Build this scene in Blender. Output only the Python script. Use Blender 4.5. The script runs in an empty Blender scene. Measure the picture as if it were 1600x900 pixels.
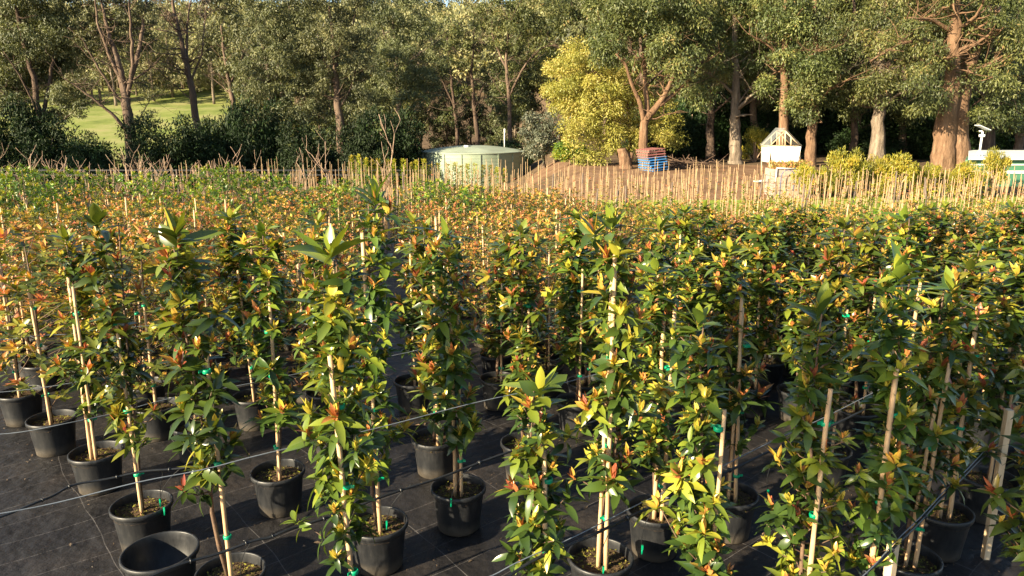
import bpy, math, random
import numpy as np
R = math.radians
C = bpy.data.collections.new('place'); bpy.context.scene.collection.children.link(C)
sc = bpy.context.scene

# ------------------------------------------------------------------ camera, light, exposure
CAMZ, PITCH, F = 3.1, 13.0, 1143.0
cd = bpy.data.cameras.new('camera'); cam = bpy.data.objects.new('camera', cd); C.objects.link(cam)
cam.location = (0, 0, CAMZ); cam.rotation_euler = (R(90-PITCH), 0, 0)
cd.sensor_width = 36; cd.lens = F/1600*36; cd.clip_end = 3000; cd.clip_start = .05
sc.camera = cam
SUN_EL, SUN_AZ = 23.0, 233.0                 # azimuth clockwise from +Y: the sun stands behind and left of the camera
w = bpy.data.worlds.new('World'); sc.world = w; w.use_nodes = True
nt = w.node_tree; nt.nodes.clear()
so = nt.nodes.new('ShaderNodeOutputWorld'); bg = nt.nodes.new('ShaderNodeBackground'); sk = nt.nodes.new('ShaderNodeTexSky')
sk.sky_type = 'NISHITA'; sk.sun_disc = False; sk.sun_elevation = R(SUN_EL); sk.sun_rotation = R(SUN_AZ)
sk.air_density = 1.0; sk.dust_density = .6; sk.ozone_density = 1.2
bg.inputs['Strength'].default_value = .065
nt.links.new(sk.outputs[0], bg.inputs[0]); nt.links.new(bg.outputs[0], so.inputs[0])
sl = bpy.data.lights.new('sun', 'SUN'); sl.energy = 5.0; sl.angle = R(.5); sl.color = (1, .84, .58)
sun = bpy.data.objects.new('sun', sl); C.objects.link(sun)
sd = np.array([math.sin(R(SUN_AZ))*math.cos(R(SUN_EL)), math.cos(R(SUN_AZ))*math.cos(R(SUN_EL)), math.sin(R(SUN_EL))])
from mathutils import Vector
sun.rotation_euler = Vector(sd).to_track_quat('Z', 'Y').to_euler()
sun.location = (-20, -15, 25)
vs = sc.view_settings; vs.view_transform = 'Standard'; vs.look = 'None'; vs.exposure = 1.85; vs.gamma = 1
vs.use_curve_mapping = False
sc.cycles.max_bounces = 5; sc.cycles.diffuse_bounces = 3; sc.cycles.glossy_bounces = 2
sc.cycles.transmission_bounces = 3; sc.cycles.transparent_max_bounces = 6
sc.cycles.sample_clamp_indirect = 4; sc.cycles.use_denoising = True

CP, SP = math.cos(R(PITCH)), math.sin(R(PITCH))
def at(u, v, Y):
    """a photograph direction at world depth Y"""
    b = (v-450)/F; d = Y/(CP - b*SP)
    return np.array([(u-800)/F*d, Y, CAMZ - d*(SP + b*CP)])
def on(u, v, z):
    """a photograph direction at world height z"""
    b = (v-450)/F; d = (CAMZ-z)/(SP + b*CP)
    return np.array([(u-800)/F*d, d*(CP - b*SP), z])

def sstep(a, b, x):
    t = np.clip((x-a)/(b-a), 0, 1); return t*t*(3-2*t)
def ground(x, y):
    x = np.asarray(x, float); y = np.asarray(y, float)
    base = -.035*(np.clip(y, 6, 28)-6)
    s = x/np.maximum(y, 20)
    wr = sstep(-.02, .10, s)
    right = 1.1*sstep(28, 42, y) + .02*np.clip(y-42, 0, 90) + .22*np.clip(y-120, 0, 400)
    left = -1.9*sstep(28, 72, y) - .8*sstep(75, 100, y) + 10.*sstep(100, 190, y) + .192*np.clip(y-185, 0, 400)
    bank = .35*np.exp(-((s-.05)/.02)**2-((y-54)/6)**2)
    return base + wr*right + (1-wr)*left + bank
def gz(x, y): return float(ground(x, y))

# ------------------------------------------------------------------ object helpers
def tag(o, label=None, cat=None, group=None, kind=None):
    if label: o['label'] = label
    if cat: o['category'] = cat
    if group: o['group'] = group
    if kind: o['kind'] = kind
    return o
def empty(name, loc, rz=0, label=None, cat=None, group=None):
    o = bpy.data.objects.new(name, None); C.objects.link(o); o.location = loc; o.rotation_euler = (0, 0, rz)
    o.empty_display_size = .1
    return tag(o, label, cat, group)
KIDS = {}
def link(name, mesh, parent=None):
    o = bpy.data.objects.new(name, mesh); C.objects.link(o)
    if parent is not None:
        o.parent = parent; KIDS.setdefault(parent.name, []).append(o)
    return o
def dup(o, parent=None):
    c = o.copy(); C.objects.link(c)
    if parent is not None:
        c.parent = parent; KIDS.setdefault(parent.name, []).append(c)
    for ch in list(KIDS.get(o.name, [])): dup(ch, c)
    return c

class Geo:
    def __init__(s): s.V = []; s.Fc = []; s.n = 0; s.T = []
    def add(s, V, faces, tone=0., mat=0, smooth=True):
        V = np.asarray(V, float).reshape(-1, 3)
        s.V.append(V)
        for f in (faces if isinstance(faces, list) else [faces]):
            f = np.asarray(f, int)
            if f.ndim == 1: f = f[None]
            s.Fc.append((f+s.n, mat, smooth))
        t = np.broadcast_to(np.asarray(tone, float).reshape(-1) if np.ndim(tone) else np.full(1, tone), (len(V),)) if np.ndim(tone) == 0 or len(np.ravel(tone)) == 1 else np.asarray(tone, float)
        s.T.append(t); s.n += len(V); return s
    def tube(s, P, r, k=6, tone=0., mat=0, cap=True, rough=0):
        P = np.asarray(P, float); n = len(P); r = np.broadcast_to(np.asarray(r, float), (n,))
        T = np.gradient(P, axis=0); T /= np.linalg.norm(T, axis=1)[:, None]+1e-9
        ref = np.array([0, 0, 1.]) if abs(T[0][2]) < .9 else np.array([1., 0, 0])
        A = np.cross(T, ref); A /= np.linalg.norm(A, axis=1)[:, None]+1e-9
        B = np.cross(T, A); a = np.arange(k)*2*math.pi/k
        rr = r[:, None]*(1+rough*np.sin(a*3+P[:, :1]*7)[...])if rough else np.repeat(r[:, None], k, 1)
        V = P[:, None]+rr[..., None]*(A[:, None]*np.cos(a)[None, :, None]+B[:, None]*np.sin(a)[None, :, None])
        i = np.arange(n-1)[:, None]*k; j = np.arange(k)[None]
        q = np.stack([i+j, i+(j+1) % k, i+k+(j+1) % k, i+k+j], -1).reshape(-1, 4)
        fs = [q]
        if cap: fs += [np.arange(k)[::-1], np.arange(k)+(n-1)*k]
        return s.add(V, fs, tone, mat)
    def box(s, c, d, mat=0, tone=0., rz=0., rx=0., ry=0.):
        x, y, z = [v/2 for v in d]
        V = np.array([[-x,-y,-z],[x,-y,-z],[x,y,-z],[-x,y,-z],[-x,-y,z],[x,-y,z],[x,y,z],[-x,y,z]])
        for ang, (i, j) in ((rx, (1, 2)), (ry, (2, 0)), (rz, (0, 1))):
            if ang:
                a, b = V[:, i].copy(), V[:, j].copy()
                V[:, i] = a*math.cos(ang)-b*math.sin(ang); V[:, j] = a*math.sin(ang)+b*math.cos(ang)
        return s.add(V+np.array(c), np.array([[0,3,2,1],[4,5,6,7],[0,1,5,4],[1,2,6,5],[2,3,7,6],[3,0,4,7]]), tone, mat, False)
    def lathe(s, prof, k=32, mat=0, tone=0., c=(0, 0, 0)):
        prof = np.asarray(prof, float); n = len(prof); a = np.arange(k)*2*math.pi/k
        V = np.stack([prof[:, :1]*np.cos(a), prof[:, :1]*np.sin(a), np.repeat(prof[:, 1:], k, 1)], -1)+np.array(c)
        i = np.arange(n-1)[:, None]*k; j = np.arange(k)[None]
        return s.add(V, np.stack([i+j, i+(j+1) % k, i+k+(j+1) % k, i+k+j], -1).reshape(-1, 4), tone, mat)
    def leaves(s, P, D, U, L, W, tone, st=5, curl=.25, fold=.25, mat=0):
        """many leaves at once: base P, direction D, upper side U, length L, width W"""
        P, D, U = [np.asarray(a, float).reshape(-1, 3) for a in (P, D, U)]
        D = D/(np.linalg.norm(D, axis=1)[:, None]+1e-9)
        S = np.cross(D, U); S /= np.linalg.norm(S, axis=1)[:, None]+1e-9; N = np.cross(S, D)
        n = len(P); L = np.broadcast_to(L, (n,)); W = np.broadcast_to(W, (n,)); tone = np.broadcast_to(tone, (n,))
        curl = np.broadcast_to(curl, (n,))
        if st == 2:      # kite, one face
            M = P+D*(L*.45)[:, None]
            V = np.stack([P, M+S*(W/2)[:, None], P+D*L[:, None]-N*(L*curl)[:, None], M-S*(W/2)[:, None]], 1)
            return s.add(V, (np.arange(n)*4)[:, None]+np.arange(4), np.repeat(tone, 4), mat, False)
        t = {3: [0, .45, 1], 4: [0, .3, .65, 1], 5: [0, .1, .35, .68, 1.], 6: [0, .08, .28, .52, .78, 1]}[st]
        wd = {3: [.12, 1, .04], 4: [.1, .95, .85, .04], 5: [.06, .35, 1, .85, .02], 6: [.05, .3, .9, 1, .68, .02]}[st]
        t = np.array(t); wd = np.array(wd)
        M = P[:, None]+D[:, None]*(L[:, None]*t)[..., None]-N[:, None]*((curl*L)[:, None]*t**2)[..., None]
        off = S[:, None]*(W[:, None]/2*wd)[..., None]; up = N[:, None]*(fold*W[:, None]/2*wd)[..., None]
        V = np.stack([M-off+up, M, M+off+up], 2).reshape(-1, 3)
        b = (np.arange(n)*st*3)[:, None, None]; k = (np.arange(st-1)*3)[None, :, None]
        q = np.concatenate([b+k+np.array([0, 1, 4, 3]), b+k+np.array([1, 2, 5, 4])], 1).reshape(-1, 4)
        return s.add(V, q, np.repeat(tone, st*3), mat)
    def mesh(s, name, mats):
        me = bpy.data.meshes.new(name); V = np.concatenate(s.V); T = np.concatenate(s.T)
        lt = np.concatenate([np.full(len(f), f.shape[1]) for f, _, _ in s.Fc])
        li = np.concatenate([f.ravel() for f, _, _ in s.Fc])
        mi = np.concatenate([np.full(len(f), m) for f, m, _ in s.Fc]); sm = np.concatenate([np.full(len(f), g) for f, _, g in s.Fc])
        me.vertices.add(len(V)); me.vertices.foreach_set('co', V.astype(np.float32).ravel())
        me.loops.add(len(li)); me.loops.foreach_set('vertex_index', li.astype(np.int32))
        me.polygons.add(len(lt)); me.polygons.foreach_set('loop_start', np.concatenate([[0], np.cumsum(lt)[:-1]]).astype(np.int32))
        me.polygons.foreach_set('loop_total', lt.astype(np.int32))
        me.update(calc_edges=True)
        me.polygons.foreach_set('material_index', mi.astype(np.int32)); me.polygons.foreach_set('use_smooth', sm.astype(bool))
        a = me.attributes.new('tone', 'FLOAT', 'POINT'); a.data.foreach_set('value', T.astype(np.float32))
        for m in (mats if isinstance(mats, (list, tuple)) else [mats]): me.materials.append(m)
        me.update(); return me
def build(name, geo, mats, parent=None): return link(name, geo.mesh(name, mats), parent)

# ------------------------------------------------------------------ materials
def newmat(name):
    m = bpy.data.materials.new(name); m.use_nodes = True; n = m.node_tree
    return m, n, n.nodes['Principled BSDF']
def nd(n, t, **kw):
    x = n.nodes.new(t)
    for k, v in kw.items(): setattr(x, k, v)
    return x
def ramp(n, stops, src):
    r = nd(n, 'ShaderNodeValToRGB'); e = r.color_ramp.elements
    while len(e) > 1: e.remove(e[-1])
    e[0].position, e[0].color = stops[0][0], (*stops[0][1], 1)
    for p, c in stops[1:]: e.new(p).color = (*c, 1)
    n.links.new(src, r.inputs[0]); return r.outputs[0]
def noise(n, scale, detail=4, rough=.6, src=None, coord='Object', vec=None):
    x = nd(n, 'ShaderNodeTexNoise'); x.inputs['Scale'].default_value = scale; x.inputs['Detail'].default_value = detail
    x.inputs['Roughness'].default_value = rough
    if vec is None:
        tc = nd(n, 'ShaderNodeTexCoord'); vec = tc.outputs[coord]
    n.links.new(vec, x.inputs['Vector']); return x.outputs['Fac']
def bump(n, p, h, s=.3, d=.02):
    b = nd(n, 'ShaderNodeBump'); b.inputs['Strength'].default_value = s; b.inputs['Distance'].default_value = d
    n.links.new(h, b.inputs['Height']); n.links.new(b.outputs[0], p.inputs['Normal'])
def leafmat(name, stops, rough=.35, trans=.3, spec=.5, var=.25, tcol=(1.6, 1.5, .6)):
    m, n, p = newmat(name)
    a = nd(n, 'ShaderNodeAttribute', attribute_name='tone'); oi = nd(n, 'ShaderNodeObjectInfo')
    c = ramp(n, stops, a.outputs['Fac'])
    h = nd(n, 'ShaderNodeHueSaturation'); n.links.new(c, h.inputs['Color'])
    mr = nd(n, 'ShaderNodeMapRange'); n.links.new(oi.outputs['Random'], mr.inputs[0])
    mr.inputs[3].default_value = 1-var; mr.inputs[4].default_value = 1+var; n.links.new(mr.outputs[0], h.inputs['Value'])
    m2 = nd(n, 'ShaderNodeMapRange'); n.links.new(oi.outputs['Random'], m2.inputs[0])
    m2.inputs[3].default_value = .487; m2.inputs[4].default_value = .513; n.links.new(m2.outputs[0], h.inputs['Hue'])
    n.links.new(h.outputs[0], p.inputs['Base Color'])
    p.inputs['Roughness'].default_value = rough; p.inputs['Specular IOR Level'].default_value = spec
    if trans:
        t = nd(n, 'ShaderNodeBsdfTranslucent'); mx = nd(n, 'ShaderNodeMixShader'); mx.inputs[0].default_value = trans
        mu = nd(n, 'ShaderNodeMix', data_type='RGBA', blend_type='MULTIPLY'); mu.inputs[0].default_value = 1
        n.links.new(h.outputs[0], mu.inputs[6]); mu.inputs[7].default_value = (*tcol, 1); n.links.new(mu.outputs[2], t.inputs[0])
        n.links.new(p.outputs[0], mx.inputs[1]); n.links.new(t.outputs[0], mx.inputs[2])
        n.links.new(mx.outputs[0], n.nodes['Material Output'].inputs[0])
    return m
def plain(name, col, rough=.6, col2=None, scale=20, bs=.2, spec=.4, metal=0, stretch=None, detail=4):
    m, n, p = newmat(name); p.inputs['Roughness'].default_value = rough; p.inputs['Specular IOR Level'].default_value = spec
    p.inputs['Metallic'].default_value = metal
    vec = None
    tc = nd(n, 'ShaderNodeTexCoord'); vec = tc.outputs['Object']
    if stretch:
        mp = nd(n, 'ShaderNodeMapping'); mp.inputs['Scale'].default_value = stretch; n.links.new(vec, mp.inputs[0]); vec = mp.outputs[0]
    f = noise(n, scale, detail, .65, vec=vec)
    c2 = col2 or tuple(v*.8 for v in col)
    n.links.new(ramp(n, [(.35, c2), (.65, col)], f), p.inputs['Base Color'])
    if bs: bump(n, p, f, bs, .02)
    return m
M = {}
# big glossy leaves: dark to mid green, lime, yellow, orange, red
M['leaf_big'] = leafmat('broad_leaf', [(0, (.026, .05, .012)), (.28, (.07, .112, .018)), (.45, (.18, .215, .024)), (.62, (.38, .34, .04)),
                                       (.8, (.50, .34, .06)), (.9, (.48, .19, .06)), (1, (.34, .09, .05))], .29, .2, .5)
M['leaf_red'] = leafmat('red_tip_leaf', [(0, (.04, .06, .016)), (.3, (.10, .125, .024)), (.5, (.24, .24, .032)), (.68, (.45, .32, .05)),
                                         (.82, (.58, .27, .09)), (1, (.50, .17, .10))], .38, .22)
M['leaf_lime'] = leafmat('bright_shrub_leaf', [(0, (.03, .07, .012)), (.5, (.10, .19, .02)), (.8, (.28, .30, .025)), (1, (.42, .34, .05))], .4, .28)
M['leaf_euc'] = leafmat('gum_leaf', [(0, (.04, .055, .016)), (.5, (.095, .112, .03)), (.85, (.175, .18, .05)), (1, (.25, .17, .06))], .5, .18, var=.15)
M['leaf_euc2'] = leafmat('grey_gum_leaf', [(0, (.045, .055, .022)), (.5, (.115, .128, .05)), (1, (.21, .21, .085))], .5, .16, var=.15)
M['leaf_brown'] = leafmat('dry_leaf', [(0, (.06, .045, .03)), (.5, (.14, .1, .06)), (1, (.2, .13, .075))], .6, .15, var=.15)
M['leaf_yel'] = leafmat('golden_leaf', [(0, (.13, .15, .03)), (.4, (.26, .28, .05)), (.8, (.42, .40, .08)), (1, (.5, .45, .12))], .5, .25, var=.1)
M['leaf_dark'] = leafmat('laurel_leaf', [(0, (.009, .02, .006)), (.7, (.02, .04, .01)), (1, (.05, .10, .02))], .6, .1, .25)  # dark green leaf, darkened further to carry the shade over the shrubs
M['leaf_gold'] = leafmat('hedge_leaf', [(0, (.13, .14, .018)), (.5, (.31, .27, .028)), (.85, (.42, .3, .04)), (1, (.42, .2, .05))], .5, .25, var=.12)
M['leaf_hill'] = leafmat('hill_leaf', [(0, (.12, .125, .05)), (.5, (.21, .205, .085)), (1, (.33, .29, .13))], .6, .12, var=.1)
M['leaf_blue'] = leafmat('bluish_leaf', [(0, (.06, .075, .05)), (.6, (.14, .16, .10)), (1, (.24, .2, .12))], .5, .15, var=.1)
M['twig'] = plain('twig_bark', (.40, .28, .19), .8, (.24, .16, .11), 30)
M['stem'] = plain('green_brown_stem', (.16, .10, .06), .7, (.08, .05, .035), 30)
M['bamboo'] = plain('stake_wood', (.68, .47, .26), .65, (.42, .25, .13), 18, .15, stretch=(1, 1, .15))
M['far_stake'] = plain('old_stake_wood', (.44, .31, .165), .75, (.21, .13, .07), 3, .1)
M['pale_wood'] = plain('pale_timber', (.66, .52, .34), .7, (.5, .36, .21), 14, .15, stretch=(1, 1, .2))
M['dark_wood'] = plain('weathered_stake', (.16, .12, .09), .8, (.08, .06, .045), 14, .2)
M['tie'] = plain('green_tape', (.0, .30, .14), .4, (.0, .22, .11), 50, .1)
M['pot'] = None
def potmat():
    m, n, p = newmat('black_pot_plastic'); p.inputs['Roughness'].default_value = .42; p.inputs['Specular IOR Level'].default_value = .5
    tc = nd(n, 'ShaderNodeTexCoord'); mp = nd(n, 'ShaderNodeMapping'); mp.inputs['Scale'].default_value = (1, 1, .25); n.links.new(tc.outputs['Object'], mp.inputs[0])
    f = noise(n, 26, 6, .75, vec=mp.outputs[0]); c = ramp(n, [(.42, (.010, .011, .013)), (.75, (.032, .032, .033))], f)
    sx = nd(n, 'ShaderNodeSeparateXYZ'); n.links.new(tc.outputs['Object'], sx.inputs[0])
    d = nd(n, 'ShaderNodeMapRange'); n.links.new(sx.outputs[2], d.inputs[0]); d.inputs[1].default_value = .11; d.inputs[2].default_value = 0
    f2 = noise(n, 9, 5, .7, vec=tc.outputs['Object']); mu = nd(n, 'ShaderNodeMath', operation='MULTIPLY'); n.links.new(d.outputs[0], mu.inputs[0]); n.links.new(f2, mu.inputs[1])
    mx = nd(n, 'ShaderNodeMix', data_type='RGBA'); n.links.new(mu.outputs[0], mx.inputs[0]); n.links.new(c, mx.inputs[6]); mx.inputs[7].default_value = (.13, .105, .075, 1)
    n.links.new(mx.outputs[2], p.inputs['Base Color'])
    n.links.new(ramp(n, [(.3, (.34,)*3), (.7, (.6,)*3)], f2), p.inputs['Roughness'])
    bump(n, p, f, .12, .004); return m
M['pot'] = potmat()
M['soil'] = plain('potting_mix', (.13, .085, .05), .95, (.03, .02, .013), 55, .9, .1, detail=8)
M['moss'] = leafmat('moss_green', [(0, (.05, .035, .02)), (.5, (.11, .09, .025)), (1, (.2, .2, .03))], .9, 0, .1)
M['hose'] = plain('black_poly_pipe', (.022, .024, .027), .35, (.012, .013, .015), 12, .05, .5)
M['wire'] = plain('steel_wire', (.22, .25, .28), .4, (.16, .18, .20), 12, 0, .5, .2)
M['tanksteel'] = plain('pale_green_sheet', (.27, .325, .235), .5, (.22, .27, .19), 1.2, .03, stretch=(1, 1, 3))
M['white'] = plain('white_paint', (.78, .78, .75), .5, (.66, .66, .63), 4, .05)
M['green'] = plain('green_paint', (.07, .2, .12), .5, (.05, .15, .09), 5, .05)
M['roofpale'] = plain('pale_roof_sheet', (.62, .66, .66), .45, (.52, .56, .56), 1.5, .03)
M['pal_red'] = plain('faded_red_board', (.42, .16, .13), .8, (.26, .10, .09), 8, .2)
M['pal_blue'] = plain('blue_board', (.06, .27, .58), .75, (.04, .18, .42), 8, .2)
M['film'] = None
def bark(name, a, b, c, sc_=1.):
    m, n, p = newmat(name); p.inputs['Roughness'].default_value = .9; p.inputs['Specular IOR Level'].default_value = .15
    tc = nd(n, 'ShaderNodeTexCoord'); mp = nd(n, 'ShaderNodeMapping'); mp.inputs['Scale'].default_value = (1, 1, .18); n.links.new(tc.outputs['Object'], mp.inputs[0])
    f = noise(n, 5*sc_, 8, .75, vec=mp.outputs[0]); g = noise(n, .7, 3, .5, vec=tc.outputs['Object'])
    c1 = ramp(n, [(.32, a), (.52, b), (.7, c)], f)
    mx = nd(n, 'ShaderNodeMix', data_type='RGBA'); n.links.new(ramp(n, [(.45, (0, 0, 0)), (.65, (.7, .7, .7))], g), mx.inputs[0])
    n.links.new(c1, mx.inputs[6]); mx.inputs[7].default_value = (*b, 1); n.links.new(mx.outputs[2], p.inputs['Base Color'])
    bump(n, p, f, .9, .12); return m
M['bark_pale'] = bark('pale_bark', (.05, .037, .027), (.19, .15, .11), (.36, .30, .23))
M['bark_orange'] = bark('orange_bark', (.05, .03, .018), (.18, .108, .064), (.32, .21, .13))
M['bark_dark'] = bark('dark_bark', (.03, .022, .017), (.10, .07, .052), (.2, .14, .10))
M['bark_brown'] = bark('brown_bark', (.05, .035, .025), (.15, .105, .076), (.27, .205, .155))
def filmmat():
    m, n, p = newmat('clear_plastic_film'); p.inputs['Base Color'].default_value = (.4, .42, .42, 1); p.inputs['Roughness'].default_value = .2
    t = nd(n, 'ShaderNodeBsdfTransparent'); mx = nd(n, 'ShaderNodeMixShader'); mx.inputs[0].default_value = .35
    n.links.new(t.outputs[0], mx.inputs[1]); n.links.new(p.outputs[0], mx.inputs[2]); n.links.new(mx.outputs[0], n.nodes['Material Output'].inputs[0]); return m
M['film'] = filmmat()
# woven weed mat with printed guide lines and dust
def matmat():
    m, n, p = newmat('woven_weed_mat'); p.inputs['Roughness'].default_value = .55; p.inputs['Specular IOR Level'].default_value = .4
    tc = nd(n, 'ShaderNodeTexCoord'); mp = nd(n, 'ShaderNodeMapping'); mp.inputs['Rotation'].default_value = (0, 0, R(-40)); n.links.new(tc.outputs['Object'], mp.inputs[0])
    wob = nd(n, 'ShaderNodeTexNoise'); wob.inputs['Scale'].default_value = .8; n.links.new(mp.outputs[0], wob.inputs['Vector'])
    ad = nd(n, 'ShaderNodeVectorMath', operation='MULTIPLY_ADD'); n.links.new(wob.outputs['Color'], ad.inputs[0]); ad.inputs[1].default_value = (.2, .2, 0); n.links.new(mp.outputs[0], ad.inputs[2])
    sx = nd(n, 'ShaderNodeSeparateXYZ'); n.links.new(ad.outputs[0], sx.inputs[0])
    def lines(src, period, width):
        a = nd(n, 'ShaderNodeMath', operation='PINGPONG'); n.links.new(src, a.inputs[0]); a.inputs[1].default_value = period/2
        b = nd(n, 'ShaderNodeMath', operation='LESS_THAN'); n.links.new(a.outputs[0], b.inputs[0]); b.inputs[1].default_value = width; return b.outputs[0]
    l1 = lines(sx.outputs[0], .92, .0028); l2 = lines(sx.outputs[1], .3, .0022)
    mxl = nd(n, 'ShaderNodeMath', operation='MAXIMUM'); n.links.new(l1, mxl.inputs[0]); n.links.new(l2, mxl.inputs[1])
    f = noise(n, 1.1, 7, .65); f3 = noise(n, 60, 2, .5)
    base = ramp(n, [(.34, (.007, .0065, .0075)), (.52, (.0145, .013, .013)), (.64, (.026, .021, .018)), (.74, (.075, .05, .03))], f)
    br = nd(n, 'ShaderNodeMath', operation='MULTIPLY'); n.links.new(mxl.outputs[0], br.inputs[0]); n.links.new(noise(n, 3, 3), br.inputs[1])
    mx = nd(n, 'ShaderNodeMix', data_type='RGBA'); n.links.new(br.outputs[0], mx.inputs[0]); n.links.new(base, mx.inputs[6]); mx.inputs[7].default_value = (.15, .14, .135, 1)
    n.links.new(mx.outputs[2], p.inputs['Base Color'])
    h = nd(n, 'ShaderNodeMath', operation='ADD'); n.links.new(noise(n, 2.5, 3), h.inputs[0])
    s2 = nd(n, 'ShaderNodeMath', operation='MULTIPLY'); n.links.new(f3, s2.inputs[0]); s2.inputs[1].default_value = .06; n.links.new(s2.outputs[0], h.inputs[1])
    bump(n, p, h.outputs[0], .75, .09); return m
M['mat'] = matmat()
def groundmat(name, stops, scale=1.5, b=.5):
    m, n, p = newmat(name); p.inputs['Roughness'].default_value = .95; p.inputs['Specular IOR Level'].default_value = .1
    f = noise(n, scale, 9, .7); n.links.new(ramp(n, stops, f), p.inputs['Base Color']); bump(n, p, noise(n, scale*8, 4), b, .06); return m
M['lawn'] = groundmat('lawn_grass', [(.3, (.09, .14, .02)), (.5, (.19, .25, .04)), (.7, (.3, .31, .08))], 1.2)
M['dirt'] = groundmat('dirt_yard', [(.3, (.10, .058, .034)), (.5, (.175, .105, .062)), (.7, (.24, .155, .095))], .7)
M['meadow'] = groundmat('meadow_grass', [(.3, (.09, .12, .03)), (.45, (.17, .2, .05)), (.58, (.24, .24, .09)), (.72, (.3, .22, .12))], .11, 1.)
M['litter'] = groundmat('forest_litter', [(.3, (.05, .035, .022)), (.5, (.11, .075, .045)), (.7, (.17, .12, .07))], .9)

# ------------------------------------------------------------------ terrain, one grid split by surface
def terrain():
    ys = [-25.]
    while ys[-1] < 620: ys.append(ys[-1] + (.5 if ys[-1] < 60 else .5+(ys[-1]-60)*.03))
    ys = np.array(ys); us = np.linspace(-1, 1, 241)
    half = np.maximum(ys*1.3+60, 50)
    X = us[None]*half[:, None]; Y = np.repeat(ys[:, None], len(us), 1)
    Z = ground(X, Y)
    far = sstep(28, 60, Y); Z = Z + far*.18*np.sin(X*.21+1)*np.cos(Y*.17)
    V = np.stack([X, Y, Z], -1).reshape(-1, 3); nx = len(us)
    i, j = np.meshgrid(np.arange(len(ys)-1), np.arange(nx-1), indexing='ij')
    q = np.stack([i*nx+j, i*nx+j+1, (i+1)*nx+j+1, (i+1)*nx+j], -1).reshape(-1, 4)
    c = V[q].mean(1); cx, cy = c[:, 0], c[:, 1]; s = cx/np.maximum(cy, 1)
    z = np.zeros(len(q), int)                                       # 0 forest floor
    z[(cy > 92) & (s < -.14)] = 1                                    # meadow
    z[(cy < 41) & (s < -.02)] = 2
    z[(cy < 26)] = 2; z[(cy >= 20.5) & (cy < 26) & (s > .2)] = 3 #                                                 # weed mat
    z[(cy >= 26) & (cy < 34) & (s > -.02)] = 3                       # lawn
    z[(cy >= 33) & (cy < 45) & (s > .06) & (s < .37)] = 4            # dirt
    z[(cy >= 44) & (cy < 60) & (s > .02) & (s < .09)] = 4
    for k, (nm, mt) in enumerate([('forest_ground', 'litter'), ('meadow', 'meadow'), ('weed_mat', 'mat'), ('lawn', 'lawn'), ('dirt_yard', 'dirt')]):
        g = Geo(); f = q[z == k]; idx, inv = np.unique(f, return_inverse=True)
        g.add(V[idx], inv.reshape(f.shape)); o = build(nm, g, M[mt]); tag(o, kind='structure')
terrain()

# ------------------------------------------------------------------ potted plants
rng = np.random.default_rng(7)
def unit(v): return v/(np.linalg.norm(v, axis=-1, keepdims=True)+1e-9)
def pot_geo(r=.21, h=.34, seg=40):
    g = Geo(); rb = r*.78
    g.lathe([(0.0, .0), (rb*.96, .0), (rb, .006), (rb*1.02, .05), (r*.93, h-.045), (r*.94, h-.04), (r*1.0, h-.036), (r*1.02, h-.03), (r*1.02, h-.004), (r*1.0, h), (r*.96, h), (r*.95, h-.006), (r*.93, h-.03),
             (r*.92, h-.06), (rb*.97, .02), (0.0, .02)], seg); return g
def soil_geo(seed, r=.195, z=.275):
    g = Geo(); rg = np.random.default_rng(seed); k = 28; rings = [0, .25, .5, .75, 1.]
    for t in (1,):
        a = np.arange(k)*2*math.pi/k; V = []
        for q in rings: V.append(np.stack([r*q*np.cos(a), r*q*np.sin(a), z+.012*(1-q)+rg.normal(0, .004, k)], -1))
        V = np.array(V); i = np.arange(len(rings)-1)[:, None]*k; j = np.arange(k)[None]
        g.add(V, np.stack([i+j, i+(j+1) % k, i+k+(j+1) % k, i+k+j], -1).reshape(-1, 4), .1)
    n = 260; rr = r*.94*np.sqrt(rg.random(n)); a = rg.random(n)*6.28   # bark chips and moss tufts
    P = np.stack([rr*np.cos(a), rr*np.sin(a), np.full(n, z+.012)], -1); D = unit(rg.normal(0, 1, (n, 3))*[1, 1, .35])
    g.leaves(P, D, np.tile([0, 0, 1.], (n, 1))+rg.normal(0, .3, (n, 3)), rg.uniform(.012, .035, n), rg.uniform(.006, .014, n), rg.random(n), 2, 0, 0, 1)
    return g
POT, POTLOW = pot_geo().mesh('pot', M['pot']), pot_geo(seg=18).mesh('pot', M['pot'])
SOILS = [soil_geo(i).mesh('soil', [M['soil'], M['moss']]) for i in range(4)]

def whorl(g, rg, p, d, n, L, W, tone, spread, st, curl=.2, mat=0, fold=.28):
    d = unit(np.array(d)); ref = np.array([0, 0, 1.]) if abs(d[2]) < .8 else np.array([1., 0, 0])
    a = unit(np.cross(d, ref)); b = np.cross(d, a); ph = rg.random()*6.28
    ang = ph+np.arange(n)*2.4+rg.normal(0, .2, n); sp = spread*(1+rg.normal(0, .22, n))
    out = a*np.cos(ang)[:, None]+b*np.sin(ang)[:, None]
    D = d*np.cos(sp)[:, None]+out*np.sin(sp)[:, None]
    D = D + rg.normal(0, .16, (n, 3)); U = d*np.sin(sp)[:, None]-out*np.cos(sp)[:, None] + np.array([0, 0, .25]) + rg.normal(0, .38, (n, 3))
    P = p - d*(np.arange(n)*.008)[:, None]
    g.leaves(P, D, U, L*rg.uniform(.55, 1.15, n), W*rg.uniform(.65, 1.1, n), np.clip(tone+rg.normal(0, .05, n), 0, 1), st, curl+rg.normal(0, .16, n), fold, mat)

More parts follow.
